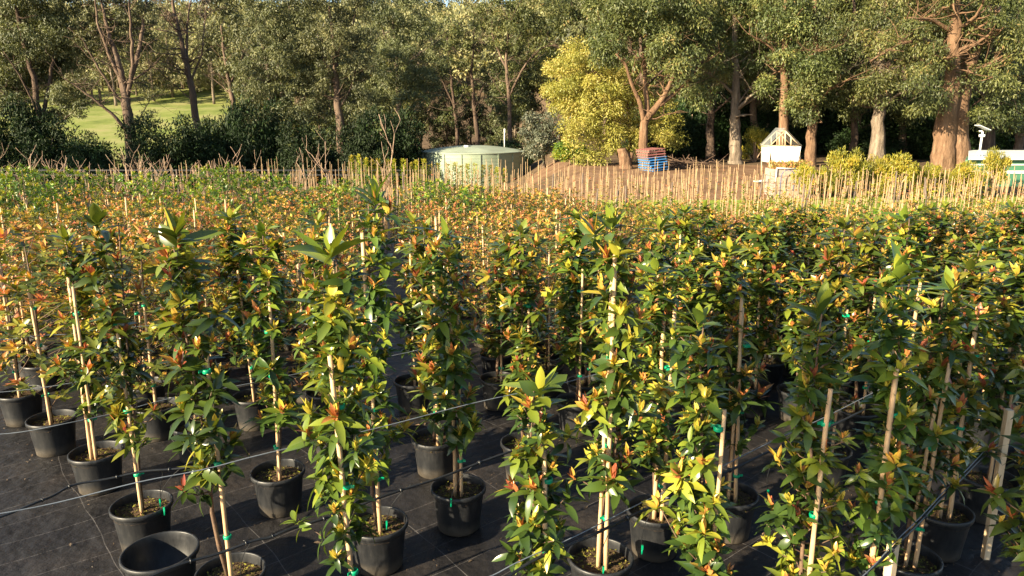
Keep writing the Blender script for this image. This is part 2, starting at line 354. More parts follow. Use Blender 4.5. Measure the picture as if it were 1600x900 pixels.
def big_plant(seed, H=2.0, st=6, bare=.25, dens=1., crown_big=1., warm=.5, leaf=1.):
    """magnolia-like potted tree: stem, lateral shoots with coloured tips, big leaves at the leader"""
    rg = np.random.default_rng(seed); gs, gl = Geo(), Geo(); z0 = .28
    n = 10; t = np.linspace(0, 1, n); sx = np.cumsum(rg.normal(0, .012, n)); sy = np.cumsum(rg.normal(0, .012, n))
    P = np.stack([sx-sx[0], sy-sy[0], z0+H*t], -1); gs.tube(P, .011*(1-t)+.004, 6)
    def stem(h): return np.array([np.interp(h, P[:, 2], P[:, i]) for i in range(3)])
    nb = int(46*dens*H/2)
    for i in range(nb):
        h = z0 + H*(bare + (1-bare)*.93*((i+rg.random())/nb)); az = i*2.4+rg.normal(0, .5); rel = (h-z0)/H
        ln = rg.uniform(.05, .2)*(1.25-.7*rel); up = rg.uniform(.15, 1.0)
        if rg.random() < .12: ln *= 1.5
        p = stem(h); d = unit(np.array([math.cos(az), math.sin(az), up])); m = p+d*ln*.5+np.array([0, 0, -.01]); e = p+d*ln+np.array([0, 0, ln*.22])
        gs.tube(np.array([p, m, e]), [.0045, .0038, .003], 4, .5)
        td = unit(e-m+np.array([0, 0, .4*rg.random()]))
        base_t = rg.uniform(.0, .58)*rg.uniform(.6, 1); L0 = rg.uniform(.075, .14)*leaf
        whorl(gl, rg, e, td, rg.integers(5, 9), L0*1.1, L0*.42, base_t, 1.35, st, .42)
        whorl(gl, rg, e, td, 3, L0*.9, L0*.36, base_t+.1, .85, st, .2)
        if ln > .12: whorl(gl, rg, m, d, rg.integers(4, 7), L0, L0*.42, base_t*.7, 1.3, st, .4)
        if rg.random() < .35+warm*.6:
            k = rg.uniform(.66, 1.); whorl(gl, rg, e+td*.015, td, rg.integers(4, 8), L0*.72, L0*.24, k, .34, st, .0)
            whorl(gl, rg, e+td*.005, td, 2, L0*.85, L0*.28, k-.15, .7, st, .1)
    ns = int(26*dens)
    for i in range(ns):
        h = z0+H*(bare+(1-bare)*rg.random()); az = rg.random()*6.28; L0 = rg.uniform(.1, .17)*leaf
        d = np.array([math.cos(az), math.sin(az), rg.uniform(-.1, .7)])
        gl.leaves(stem(h)[None], d[None], np.array([[0, 0, 1.]]), L0, L0*.36, rg.uniform(.1, .55), st, .25, .3)
    top = stem(z0+H)                                                # leader
    cb = crown_big*1.02
    for k in range(6):
        az = k*2.4+rg.random(); h = z0+H-.05-.075*k; d = np.array([math.cos(az), math.sin(az), rg.uniform(.05, .7)]); L0 = rg.uniform(.15, .22)*cb
        gl.leaves(stem(h)[None], d[None], np.array([[0, 0, 1.]]), L0, L0*.36, rg.uniform(.25, .52), st, .2, .3)
    whorl(gl, rg, top, (0, 0, 1), 6, .215*cb, .078*cb, rg.uniform(.16, .4), 1.0, st, .22)
    whorl(gl, rg, top, (0, 0, 1), 3, .19*cb, .066*cb, .42, .45, st, .05)
    whorl(gl, rg, top+np.array([0, 0, .01]), (0, 0, 1), 5, .09*cb, .018*cb, .76, .25, st, 0)
    return gs.mesh('stem', M['stem']), gl.mesh('foliage', M['leaf_big'])

def small_plant(seed, mat, H=1.55, rad=.34, n=620, L=.062, W=.026, st=3, tips=.35, bare=.12, tip_t=(.72, 1.), low=(.0, .62), shape=1.):
    """bushy potted plant: dense small leaves with coloured tips"""
    rg = np.random.default_rng(seed); gs, gl = Geo(), Geo(); z0 = .28
    P = np.array([[0, 0, z0], [.01, .01, z0+H*.4], [.0, .02, z0+H*.75], [0, 0, z0+H]]); gs.tube(P, [.012, .009, .006, .003], 5)
    nsh = n//11
    for i in range(nsh):
        rel = bare+(1-bare)*((i+rg.random())/nsh)**.9; az = i*2.4+rg.normal(0, .5)
        rr = rad*(.35+.65*math.sin(min(1, (1.02-rel)*shape+.18)*math.pi*.62))*rg.uniform(.45, 1.12)
        p = np.array([0, 0, z0+H*max(0, rel-.08)]); e = np.array([rr*math.cos(az), rr*math.sin(az), z0+H*rel+rr*.45])
        if i % 3 == 0: gs.tube(np.array([p, (p+e)/2-np.array([0, 0, .01]), e]), [.004, .003, .002], 3)
        d = unit(np.array([math.cos(az)*.7, math.sin(az)*.7, rg.uniform(.5, 1.6)]))
        t0 = rg.uniform(*low)
        k = rg.integers(7, 11)
        for q, (sp, dl) in enumerate(((1.2, .045), (.95, .0))):
            whorl(gl, rg, e-d*dl, d, k//2+1, L, W, t0*(.8+.3*q), sp, st, .15)
        if rg.random() < tips: tt_ = rg.uniform(*tip_t); whorl(gl, rg, e+d*.02, d, 6, L*.95, W*.8, tt_, .5, st, .05); whorl(gl, rg, e+d*.005, d, 3, L, W*.9, tt_-.12, .9, st, .1)
    return gs.mesh('stem', M['stem']), gl.mesh('foliage', mat)

def stake_mesh(h, r, mat, square=False, seed=0):
    rg = np.random.default_rng(seed); g = Geo(); t = np.linspace(0, 1, 9)
    P = np.stack([rg.normal(0, .002, 9), rg.normal(0, .002, 9), t*h], -1)
    if square: g.box((0, 0, h/2), (r*2, r*2, h))
    else: g.tube(P, r*(1+.12*(np.arange(9) % 2))*(1-.15*t), 7)
    return g.mesh('stake', mat)
STK = [stake_mesh(h, r, M['bamboo'], False, i) for i, (h, r) in enumerate([(1.85, .0135), (1.7, .012), (1.9, .015)])]
g_ = Geo(); g_.lathe([(.024, -.012), (.026, 0), (.024, .012), (.019, .012), (.019, -.012), (.024, -.012)], 12); g_.box((.03, .006, .004), (.03, .004, .018), rz=.4)
TIE = g_.mesh('tie', M['tie'])

BIGV = [big_plant(100+i, 1.95, 6, bare=b, dens=d, crown_big=cb, warm=wm) for i, (b, d, cb, wm) in enumerate(
    [(.22, .95, 1.0, .5), (.17, 1.1, .95, .6), (.27, .9, 1.1, .4), (.2, 1.2, .8, .75), (.1, 1.3, .9, .7), (.17, 1.05, 1.15, .45)])]
MIDV = [big_plant(130+i, 1.9, 4, bare=.2, dens=1.15, crown_big=.75, warm=1.0) for i in range(7)]
REDV = [small_plant(200+i, M['leaf_red'], 1.55, r_, n_, L=l_, W=l_*.42, tips=tp, tip_t=tt, bare=.05, low=lo) for i, (r_, n_, l_, tp, tt, lo) in enumerate(
    [(.43, 1050, .062, .8, (.66, .95), (0, .6)), (.38, 900, .055, .95, (.78, 1.), (0, .5)), (.44, 1100, .07, .7, (.5, .85), (.1, .65)), (.4, 1000, .06, .95, (.72, 1.), (.1, .7)),
     (.36, 800, .066, .6, (.6, .9), (0, .45)), (.42, 1100, .052, .9, (.8, 1.), (.1, .6)), (.45, 1000, .075, .85, (.64, .86), (.2, .7)), (.38, 850, .06, .85, (.7, .95), (0, .4))])]
REDHI = [small_plant(230+i, M['leaf_red'], 1.7, .34, 620, L=.085, W=.034, st=5, tips=.6, bare=.15, low=(.15, .7)) for i in range(2)]
LIMV = [small_plant(260+i, M['leaf_lime'], 1.75, .42, 700, L=.075, W=.034, tips=.6, tip_t=(.5, .95), low=(.1, .75), bare=.2) for i in range(3)]

TAKEN = []
def tilt(o, rg, a=2.): o.rotation_euler = (R(rg.normal(0, a)), R(rg.normal(0, a)), rg.random()*6.28)
def potted(x, y, kind, label, cat='potted tree', group=None, height=None, var=0, stakes=1, hi=True, nties=3, name='potted_tree', lean=(0, 0), rz=None, potscale=1.):
    rg = np.random.default_rng(int(abs(x)*977+y*131)+5)
    t = empty(name, (x, y, gz(x, y)+.004), 0, label, cat, group); TAKEN.append((x, y))
    st, fo, H0 = {'big': (*BIGV[var % len(BIGV)], 1.95), 'mid': (*MIDV[var % 7], 1.9), 'red': (*REDV[var % 8], 1.55), 'redhi': (*REDHI[var % 2], 1.7), 'lime': (*LIMV[var % 3], 1.75)}[kind]
    s = (height-.28)/(H0) if height else 1.
    r = rz if rz is not None else rg.random()*6.28
    p = link('pot', POT if hi else POTLOW, t); p.rotation_euler = (0, 0, r); p.scale = (potscale,)*3
    if hi: link('soil', SOILS[int(rg.integers(4))], t).rotation_euler = (0, 0, r)
    for nm, me in (('stem', st), ('foliage', fo)):
        o = link(nm, me, t); xy = (1.04 if kind == 'big' else (1.18 if y < 6.5 else 1.38) if kind == 'mid' else 1.5 if y < 10 else 1.32)*(.5*(1+s) if s < 1 else 1.)
        o.scale = (xy, xy, s); o.location = (0, 0, .28*(1-s)); o.rotation_mode = 'ZYX'; o.rotation_euler = (lean[1]+rg.normal(0, .012), .5*lean[0]+rg.normal(0, .012), r)
    for k in range(stakes):
        o = link('stake', STK[int(rg.integers(3))], t); o.rotation_mode = 'ZYX'; o.location = (.03-.05*k, (-.06 if hi else -.02)+.02*k, .2); o.scale = (1, 1, s*(rg.uniform(.95, 1.22) if kind == 'red' else rg.uniform(.8, 1.0))*H0/1.95)
        o.rotation_euler = (lean[1]+rg.normal(0, .012), .5*lean[0]+rg.normal(0, .012), rg.random()*6)
    for k in range(nties):
        o = link('tie', TIE, t); o.location = (.025+lean[0]*.3*k, -.05, .38+(H0*s*.72)*(k+.5)/nties+rg.normal(0, .05)); o.rotation_euler = (0, 0, rg.random()*6)
    return t

FG = [ # u, v of the pot rim centre, kind, height, variant, stakes, label
 (30, 606, 'redhi', 2.0, 0, 1, 'yellow-green bushy potted tree at the far left end of the diagonal front row'),
 (80, 650, 'redhi', 2.05, 1, 1, 'orange-tipped bushy potted tree, second from the left edge in the diagonal front row'),
 (150, 705, 'mid', 2.15, 2, 2, 'potted tree on two pale stakes between the dark mat corner and the tall leader tree'),
 (221, 787, 'big', 2.42, 0, 1, 'potted tree with long bare stake foot right behind the empty black pot'),
 (360, 893, 'big', 2.45, 2, 1, 'tall potted tree with bare stake top, just right of the empty black pot'),
 (434, 735, 'mid', 2.25, 1, 1, 'potted tree rising from the brown-soil pot left of the tallest front tree'),
 (553, 955, 'big', 2.4, 5, 1, 'tallest front potted tree with very big glossy green leaves, left of centre'),
 (590, 815, 'big', 2.6, 1, 1, 'potted tree with a high leafy top directly behind the tallest front tree'),
 (716, 760, 'mid', 2.3, 0, 2, 'potted tree on twin pale stakes in a pot standing clear on the black mat'),
 (845, 1000, 'big', 1.8, 2, 1, 'low wide-leaved yellow-green potted tree with thick stake at bottom centre'),
 (938, 868, 'mid', 2.5, 3, 2, 'tall slim potted tree with mossy pot soil at bottom centre'),
 (1025, 795, 'mid', 2.1, 4, 2, 'potted tree with two stakes behind the bottom centre pipe lines'),
 (1090, 980, 'big', 2.08, 3, 1, 'potted tree crowned by one upright bright green leaf, right of centre front'),
 (1237, 985, 'big', 2.15, 4, 1, 'dense red-tipped potted tree at the front with big fanned top leaves'),
 (1335, 960, 'big', 2.3, 1, 1, 'potted tree on a long leaning yellow stake near the square post'),
 (1415, 868, 'mid', 2.1, 0, 2, 'shaded potted tree whose black rim stands behind the square timber post'),
 (1470, 795, 'mid', 2.1, 1, 2, 'potted tree in the shaded pot under the black pipe at lower right'),
 (1590, 960, 'mid', 1.9, 6, 1, 'dark shaded potted tree in the bottom right corner by the square white stake'),
 (1140, 770, 'mid', 2.2, 2, 2, 'potted tree on twin stakes between the upright-leaf tree and the red-tipped one'),
 (305, 660, 'mid', 2.2, 3, 1, 'potted tree behind the brown-soil pot, half hidden'),
 (243, 628, 'redhi', 2.0, 1, 1, 'bushy potted tree with pot in shade, second row left behind the leader tree'),
 (680, 682, 'mid', 2.2, 4, 1, 'leafy potted tree hiding its pot, left of the twin staked tree'),
 (645, 586, 'mid', 2.1, 2, 1, 'potted tree whose dark pot stands beside the bare lane in the second block'),
 (1175, 592, 'mid', 2.1, 1, 1, 'potted tree with visible dark pot deep among plants right of centre'),
 (820, 690, 'mid', 2.2, 1, 1, 'potted tree just behind the wide-leaved low tree at centre'),
 (1290, 700, 'mid', 2.25, 3, 1, 'potted tree behind the red-tipped front tree, right side'),
 (1545, 745, 'mid', 2.15, 2, 2, 'half-shaded potted tree near the right edge with two stakes'),
 (520, 655, 'mid', 2.2, 0, 1, 'potted tree in the second row left of the bare lane'),
 (1390, 690, 'mid', 2.3, 4, 1, 'potted tree with warm tips beyond the leaning yellow stake'),
 (900, 620, 'mid', 2.2, 3, 1, 'potted tree in the third row just right of centre'),
 (395, 612, 'mid', 2.2, 2, 1, 'potted tree in the third row behind the bare-topped stake'),
 (1010, 655, 'mid', 2.15, 0, 1, 'potted tree at the near end of the narrow dark gap right of centre'),
]
for i, (u, v, k, h, var, ns, lb) in enumerate(FG):
    p = on(u, v, .34); ln = {221: (-.05, 0), 360: (-.045, 0), 553: (-.04, 0), 1335: (.04, 0), 1237: (.035, 0), 1415: (.05, 0)}.get(u, (0, 0))
    potted(p[0], p[1], k, lb, height=h, var=var, stakes=ns, lean=ln, potscale=1.0)
# empty pot
p = on(250, 862, .34); e = empty('empty_pot', (p[0], p[1], .004), 0, 'empty black plastic pot in front of the planted ones at bottom left', 'plant pot')
link('pot', POT, e).scale = (1.12, 1.12, 1.02); TAKEN.append((p[0], p[1]))

lane = lambda x, y: abs(x-(-1.5-(y-8.3)*.169)) < .6 and y > 7.2
lane2 = lambda x, y: abs(x-(1.33+(y-7.6)*.185)) < .34 and 7 < y < 17
ca, sa = math.cos(R(39)), math.sin(R(39)); cand = []
for i in range(-60, 60):
    for j in range(-60, 60):
        s1 = .76; jx, jy = rng.normal(0, .06, 2)
        x = i*s1*ca + j*s1*sa + jx; y = 5 + i*s1*sa - j*s1*ca + jy; cand.append((x, y))
cand = [c for c in cand if 5.0 < c[1] < 20.3 and abs(c[0]) < .74*c[1]+.9]
cand = [c for c in cand if not (c[0] < -2 and c[1] < 4.87+(-2.71-c[0])*.957+.4) and not lane(*c) and not lane2(*c)]
cand.sort(key=lambda c: c[1]); cnt = {}
G = {'mid': ('broad-leaved potted tree in the crowded middle rows', 'large-leaved potted trees in the middle rows'),
     'red': ('red-tipped small-leaved potted shrub', 'red-tipped bushy potted trees in the dense block'),
     'lime': ('bright green bushy potted sapling', 'bright green potted trees at the back of the block')}
for x, y in cand:
    md = .6 if y < 7.3 else .45
    if any((x-a)**2+(y-b)**2 < md*md for a, b in TAKEN[:60]): continue
    if rng.random() < (.33 if y < 7 else .04): continue
    s = x/y; q = rng.random()
    if y > 15 and s > .28+.0*q: 
        if q < .6: continue
    if y < (6.2 if s < -.25 else 8.2 if s < .2 else 13): k = 'mid' if not (s < -.3 and q < .6) else 'red'
    elif y > 14.5 and s < .02 and q < .42: k = 'lime'
    elif y > 12 and q < .1: k = 'lime'
    else: k = 'red' if q > .12 or s < 0 else 'mid'
    cnt[k] = cnt.get(k, 0)+1
    if k == 'red' and cnt[k] > 290: continue
    h = {'mid': rng.uniform(1.7, 2.12), 'red': rng.uniform(1.55, 1.9), 'lime': rng.uniform(1.6, 2.0)}[k] - max(0, y-8.5)*(.008 if s < .08 else .04) + ((.45 if s < -.35 else .2) if k == 'lime' and s < 0 and y > 12 else 0)
    side = ('left of the bare lane' if s < -.2 else 'in the middle of the field' if s < .22 else 'in the right part of the field')
    potted(x, y, k, G[k][0]+', '+side, group=G[k][1]+' '+side, name={'mid': 'potted_tree', 'red': 'potted_shrub', 'lime': 'potted_sapling'}[k], cat={'mid': 'potted tree', 'red': 'potted shrub', 'lime': 'potted sapling'}[k], height=h*(rng.uniform(.72, .9) if rng.random() < .1 else 1), var=(int(rng.integers(15)) if k != 'red' or rng.random() < .45 else int(4+3*math.sin(x*.55+1)+2*math.cos(y*.7+x*.2))), stakes=1, hi=y < 9, nties=(3 if y < 8 else 1 if k == 'mid' else 0))
print('COUNTS', cnt)

# ------------------------------------------------------------------ wires and pipes
def line(name, mat, r, pts, label, cat, group=None, sag=.03, hs=.6):
    P = []
    W = [on(u, v, hs) for u, v in pts]
    for a, b in zip(W[:-1], W[1:]):
        for t in np.linspace(0, 1, 9)[:-1]:
            q = a*(1-t)+b*t; q[2] -= sag*math.sin(math.pi*t); P.append(q)
    P.append(W[-1]); P = np.array(P)
    for _ in range(6): P[1:-1] = (P[:-2]+P[1:-1]*2+P[2:])/4
    g = Geo(); g.tube(np.array(P), r, 6)
    if r > .007:
        for i_ in range(3, len(P)-2, 6): g.tube(np.array([P[i_], P[i_]+(P[i_+1]-P[i_])*.15]), r*1.8, 8)
    o = build(name, g, mat); tag(o, label, cat, group); return P
line('support_wire', M['wire'], .0031, [(-60, 812), (222, 748), (400, 709), (742, 626), (960, 575), (1180, 520)], 'grey support wire crossing in front of the planted pots at lower left', 'wire', hs=1.3)
line('water_pipe', M['hose'], .008, [(-60, 822), (60, 782), (110, 754), (222, 733), (330, 722)], 'black water pipe bending in from the lower left edge beside the wire', 'pipe', hs=.74)
line('water_pipe', M['hose'], .0085, [(150, 925), (280, 878), (400, 840), (439, 829), (602, 771), (761, 716), (990, 632), (1150, 575)], 'black water pipe running past the empty pot and up across the centre', 'pipe', hs=.72)
line('support_wire', M['wire'], .0031, [(740, 905), (800, 879), (1000, 783), (1200, 690), (1375, 606), (1480, 556)], 'grey support wire rising from bottom centre to the right', 'wire', hs=1.0)
line('water_pipe', M['hose'], .0085, [(760, 915), (830, 872), (1000, 797), (1100, 748), (1200, 703), (1350, 640)], 'black water pipe just under the wire at bottom centre', 'pipe', hs=.93)
line('water_pipe', M['hose'], .0085, [(1290, 960), (1345, 897), (1398, 852), (1470, 776), (1530, 716), (1600, 655), (1680, 600)], 'black water pipe passing over the square post at lower right', 'pipe', hs=.85)
line('support_wire', M['wire'], .0031, [(1290, 968), (1342, 903), (1396, 846), (1480, 760), (1540, 700), (1620, 625)], 'grey support wire tied to the square post at lower right', 'wire', hs=.87)
line('support_wire', M['wire'], .0031, [(-40, 680), (100, 661), (260, 620), (520, 570), (700, 535)], 'grey support wire behind the left front pots', 'wire', hs=.95)
line('support_wire', M['wire'], .0031, [(-30, 615), (150, 590), (280, 565), (420, 535)], 'thin grey wire low behind the second row at left', 'wire', hs=.8)
line('support_wire', M['wire'], .003, [(-30, 530), (60, 522), (155, 514), (400, 487), (520, 512)], 'highest grey wire threading the bushes at left', 'wire', hs=1.2)
g = Geo(); g.box((0, 0, .42), (.045, .045, .84)); o = build('timber_post', g, M['pale_wood']); q = on(1396, 849, .84)
o.location = (q[0], q[1], 0.0); o.rotation_euler = (0, 0, .5); tag(o, 'short square pale timber post that anchors the wire at lower right', 'post')
q = on(1577, 640, 1.15); g = Geo(); g.box((0, 0, .575), (.042, .042, 1.15)); o = build('timber_post', g, M['pale_wood']); o.location = (q[0], q[1], 0); tag(o, 'tall square pale timber stake near the right edge', 'post')
# dripper tubes with green pegs
def dripper(u, v, du, label):
    a = on(u, v, .7); e = on(u+du, v+60, .36)
    t = np.linspace(0, 1, 14)[:, None]; P = a*(1-t)+e*t; P[:, 2] += .11*np.sin(t[:, 0]*math.pi)*1.; P[:, 0] += .05*np.sin(t[:, 0]*5)
    r = empty('drip_feeder', tuple(a), 0, label, 'drip line', 'thin drip lines feeding the pots')
    g = Geo(); g.tube(P-a, .0025, 5); build('tube', g, M['hose'], r)
    g = Geo(); g.tube(np.array([P[-1]-a, P[-1]-a+[0, 0, -.05]]), .006, 6); g.box(P[-1]-a+[0, 0, .0], (.012, .012, .03)); build('peg', g, M['tie'], r)
for u, v, du in [(232, 735, 35), (380, 845, 10), (640, 757, -25), (745, 722, -30), (930, 828, 25), (1003, 795, 12), (1190, 708, 20), (560, 668, 20), (300, 722, -40)]:
    dripper(u, v, du, 'thin black drip tube looping from the pipe into a pot')

# fallen leaves on the mat
g = Geo(); n = 1500; x = rng.uniform(-5, 5, n); y = rng.uniform(3.5, 8, n)
ix = rng.integers(0, 30, n); tk_ = np.array(TAKEN[:31]); an = rng.random(n)*6.28; rd = rng.gamma(2., .07, n)+.17; near = np.arange(n) > 260
x = np.where(near, tk_[ix, 0]+rd*np.cos(an), x); y = np.where(near, tk_[ix, 1]+rd*np.sin(an), y); sz = np.where(near, .35, 1.)
g.leaves(np.stack([x, y, ground(x, y)+.010], -1), unit(rng.normal(0, 1, (n, 3))*[1, 1, .1]), np.tile([0, 0, 1.], (n, 1))+rng.normal(0, .25, (n, 3)), rng.uniform(.02, .07, n)*sz, rng.uniform(.01, .025, n)*sz, rng.uniform(.0, 1, n), 3, .2)
o = build('leaf_litter', g, M['leaf_brown']); tag(o, 'scattered dry leaves and bark crumbs on the black mat', 'leaf litter', kind='stuff')

# ------------------------------------------------------------------ back of the nursery: bare saplings, stakes
def bare_mesh(seed, H=1.8):
    rg = np.random.default_rng(seed); g = Geo()
    def grow(p, d, l, r, dep):
        n = 4; P = [p]
        for i in range(n): d = unit(d+rg.normal(0, .13, 3)+np.array([0, 0, .06])); P.append(P[-1]+d*l/n)
        g.tube(np.array(P), np.linspace(r, r*.6, n+1)*1.1, 4)
        if dep == 0: return
        for k in range(rg.integers(2, 4)+(dep == 2)*2):
            q = P[min(n, 1+int(rg.integers(1, n)))]; az = rg.random()*6.28
            grow(q, unit(d*.8+np.array([math.cos(az), math.sin(az), .35])*.75), l*rg.uniform(.35, .55), r*.6, dep-1)
    grow(np.array([0, 0, 0.]), np.array([0, 0, 1.]), H*.78, .014, 2); return g
BARE = [bare_mesh(i).mesh('bare_sapling', M['twig']) for i in range(5)]
def bare(x, y, s, k, label, group=None):
    o = link('bare_sapling', BARE[k], None); o.location = (x, y, gz(x, y)); o.scale = (s, s, s*1.05); o.rotation_euler = (rng.normal(0, .06), rng.normal(0, .06), rng.random()*6); tag(o, label, 'sapling', group)
for i in range(46):
    s = rng.uniform(-.74, -.28); y = rng.uniform(17.5, 26)
    if s > -.4 and rng.random() < .6: continue
    bare(s*y, y, rng.uniform(1., 1.3), int(rng.integers(5)), 'leafless pinkish twiggy sapling among the bright green plants at the back left', 'leafless saplings at the back left')
a = at(597, 266, 27); bare(a[0], 27, 1.9, 1, 'tall bare pale sapling rising above the stakes left of the water tank')
a = at(532, 266, 26); bare(a[0], 26, 1.45, 3, 'bare forked sapling leaning above the stakes left of the tall bare one')

def small_stake(seed, h, mat, r=.014, leafy=False):
    g = Geo(); rg = np.random.default_rng(seed)
    g.tube(np.array([[0, 0, 0], [rg.normal(0, .01), 0, h*.5], [rg.normal(0, .02), rg.normal(0, .02), h]]), [r, r, r*.85], 5, mat=0)
    if leafy:
        n = 90; z = rg.uniform(.1, h*.95, n); az = rg.random(n)*6.28
        g.leaves(np.stack([np.full(n, 0.), np.zeros(n), z], -1), np.stack([np.cos(az), np.sin(az), rg.uniform(.2, 1, n)], -1), np.tile([0, 0, 1.], (n, 1)), .11, .04, rg.uniform(.3, 1, n), 2, .2, mat=1)
    return g
SST = [small_stake(i, 1.25+.08*i, M['far_stake'], .0105, i > 0).mesh('garden_stake', [M['far_stake'], M['leaf_lime' if i % 2 else 'leaf_red']]) for i in range(4)]
DST = [small_stake(9+i, 1.45, M['dark_wood'], .03).mesh('dark_stake', [M['dark_wood']]) for i in range(2)]
spots = []
for r_ in range(9):
    y = 19.8+r_*1.2
    for s in np.arange(-.56, .76, .0092):
        if s > .2 and r_ < 0: continue
        yy = y - (3.2 if s > .25 else 0)*min(1, max(0, (s-.25)/.1)) + rng.normal(0, .08)
        if s < -.3 and (r_ < 2 or rng.random() < .35): continue
        spots.append((s*yy+rng.normal(0, .04), yy))
spots.sort(key=lambda c: c[1]+rng.normal(0, .6)); rest = Geo()
print('STAKES', len(spots))
for i, (x, y) in enumerate(spots):
    if i < 285:
        o = link('garden_stake', SST[int(rng.integers(4))]); o.location = (x, y, gz(x, y)); sc_ = rng.uniform(.85, 1.1)*(1.2+.034*(y-20))
        o.scale = (1, 1, sc_); o.rotation_euler = (rng.normal(0, .035), rng.normal(0, .035), rng.random()*6)
        tag(o, 'pale thin stake holding a young seedling in the long rows at the back', 'garden stake', 'pale stakes in the long rows at the back')
    else:
        h = 1.45*rng.uniform(.85, 1.12)*(1.2+.034*(y-20)); b = np.array([x, y, gz(x, y)]); rest.tube(np.array([b, b+[rng.normal(0, .04), rng.normal(0, .04), h]]), [.0105, .009], 5)
        if rng.random() < .8:
            n = 16; z = rng.uniform(.05, h*.9, n); az = rng.random(n)*6.28
            rest.leaves(np.stack([np.zeros(n), np.zeros(n), z], -1)+b, np.stack([np.cos(az), np.sin(az), rng.uniform(.2, 1, n)], -1), np.tile([0, 0, 1.], (n, 1)), .13, .05, rng.uniform(.3, 1, n), 2, .2, mat=1)
o = build('staked_seedling_rows', rest, [M['far_stake'], M['leaf_red']]); tag(o, 'farther mass of pale stakes with seedlings behind the nearer stake rows', 'staked seedlings', kind='stuff')
for i in range(34):
    s = rng.uniform(.03, .72) if i > 6 else rng.uniform(-.3, 0); y = rng.uniform(19, 26)
    o = link('dark_stake', DST[i % 2]); o.location = (s*y, y, gz(s*y, y)); o.scale = (1, 1, rng.uniform(1.15, 1.45)); o.rotation_euler = (rng.normal(0, .05), rng.normal(0, .06), 0)
    tag(o, 'dark weathered thicker post standing among the pale stakes', 'post', 'dark posts among the pale stakes')
# slim columnar young plants in front of the tank
def column_geo(seed):
    rg = np.random.default_rng(seed); g = Geo(); g.tube(np.array([[0, 0, 0], [0, 0, 1.7]]), [.015, .008], 4, mat=1)
    n = 420; z = rg.uniform(.25, 1.85, n); az = rg.random(n)*6.28; rr = .2*np.sqrt(rg.random(n))*(1.1-z/2.4)
    g.leaves(np.stack([rr*np.cos(az), rr*np.sin(az), z], -1), np.stack([np.cos(az), np.sin(az), rg.uniform(.3, 1.4, n)], -1), np.tile([0, 0, 1.], (n, 1)), .1, .045, np.clip(z/2+rg.normal(0, .15, n), 0, 1), 2, .2); return g
COLM = [column_geo(i).mesh('young_plant', [M['leaf_lime'], M['twig']]) for i in range(2)]
for i in range(22):
    u = 548+i*11.5+rng.normal(0, 2); y = 31+rng.normal(0, .4); x = at(u, 250, y)[0]
    o = link('young_plant', COLM[i % 2]); o.location = (x, y, gz(x, y)); top = at(u, 246+i*.7+rng.normal(0, 3), y)[2]; o.scale = (1, 1, (top-gz(x, y))/1.85); o.rotation_euler = (0, 0, rng.random()*6)
    tag(o, 'slim upright yellow-green young plant in the row before the water tank', 'young plant', 'slim young plants before the water tank')

# ------------------------------------------------------------------ trees
def ell_leaves(g, rg, ells, L, dens, cl=.55, mat=0, droop=.7, tone_b=.0):
    """ells: (centre, radii); each is filled with small hanging leaf clusters"""
    for c, rad in ells:
        rad = np.array(rad, float); vol = rad.prod()**(1/3)
        nc = max(4, int(dens*(rad[0]*rad[2]+rad[1]*rad[2]+rad[0]*rad[1])/3/(cl*cl)*4.2))
        d = unit(rg.normal(0, 1, (nc, 3))); rr = rg.random(nc)**(1/4.); cc = np.array(c)+d*rr[:, None]*rad
        for k in range(nc):
            m = int(62*rg.uniform(.6, 1.3)*(cl*.42/L)**2/.65); cr = cl*rg.uniform(.6, 1.35)
            q = unit(rg.normal(0, 1, (m, 3))+[0, 0, .35])*(rg.random(m)**(1/3.))[:, None]*cr*np.array([1, 1, .72]); P = cc[k]+q
            D = q*.8/cr+rg.normal(0, .55, (m, 3))+np.array([0, 0, -droop]); U = q/cr+rg.normal(0, .5, (m, 3))+np.array([0, 0, .5])
            base = rg.uniform(.1, .75)+tone_b
            g.leaves(P, D, U, L*rg.uniform(.7, 1.3, m), L*.36, np.clip(base+rg.normal(0, .16, m), 0, 1), 2, .1, mat=mat)
def limb(g, rg, pts, r0, r1, wob=.04, k=8, n=None):
    pts = np.array(pts, float); m = len(pts); n = n or max(5, m*5); t = np.linspace(0, m-1, n)
    P = np.stack([np.interp(t, np.arange(m), pts[:, i]) for i in range(3)], -1)
    for _ in range(2): P[1:-1] = (P[:-2]+P[1:-1]*2+P[2:])/4
    ln = np.linalg.norm(pts[-1]-pts[0]); P[1:-1] += rg.normal(0, wob*ln/n*1.5, (n-2, 3))
    g.tube(P, np.linspace(r0, r1, n)*(1+rg.normal(0, .04, n)), k); return P
def twigs(g, rg, P, r, n, ln, up=.3, dep=1):
    for _ in range(n):
        i = int(rg.integers(len(P)//3, len(P))); az = rg.random()*6.28; d = unit(np.array([math.cos(az), math.sin(az), up+rg.normal(0, .4)])); l = ln*rg.uniform(.5, 1.2)
        Q = [P[i]]
        for _k in range(4): d = unit(d+rg.normal(0, .22, 3)+[0, 0, .08]); Q.append(Q[-1]+d*l/4)
        g.tube(np.array(Q), np.linspace(r, r*.3, 5), 4)
        if dep: twigs(g, rg, np.array(Q), r*.5, 3, ln*.5, up, dep-1)

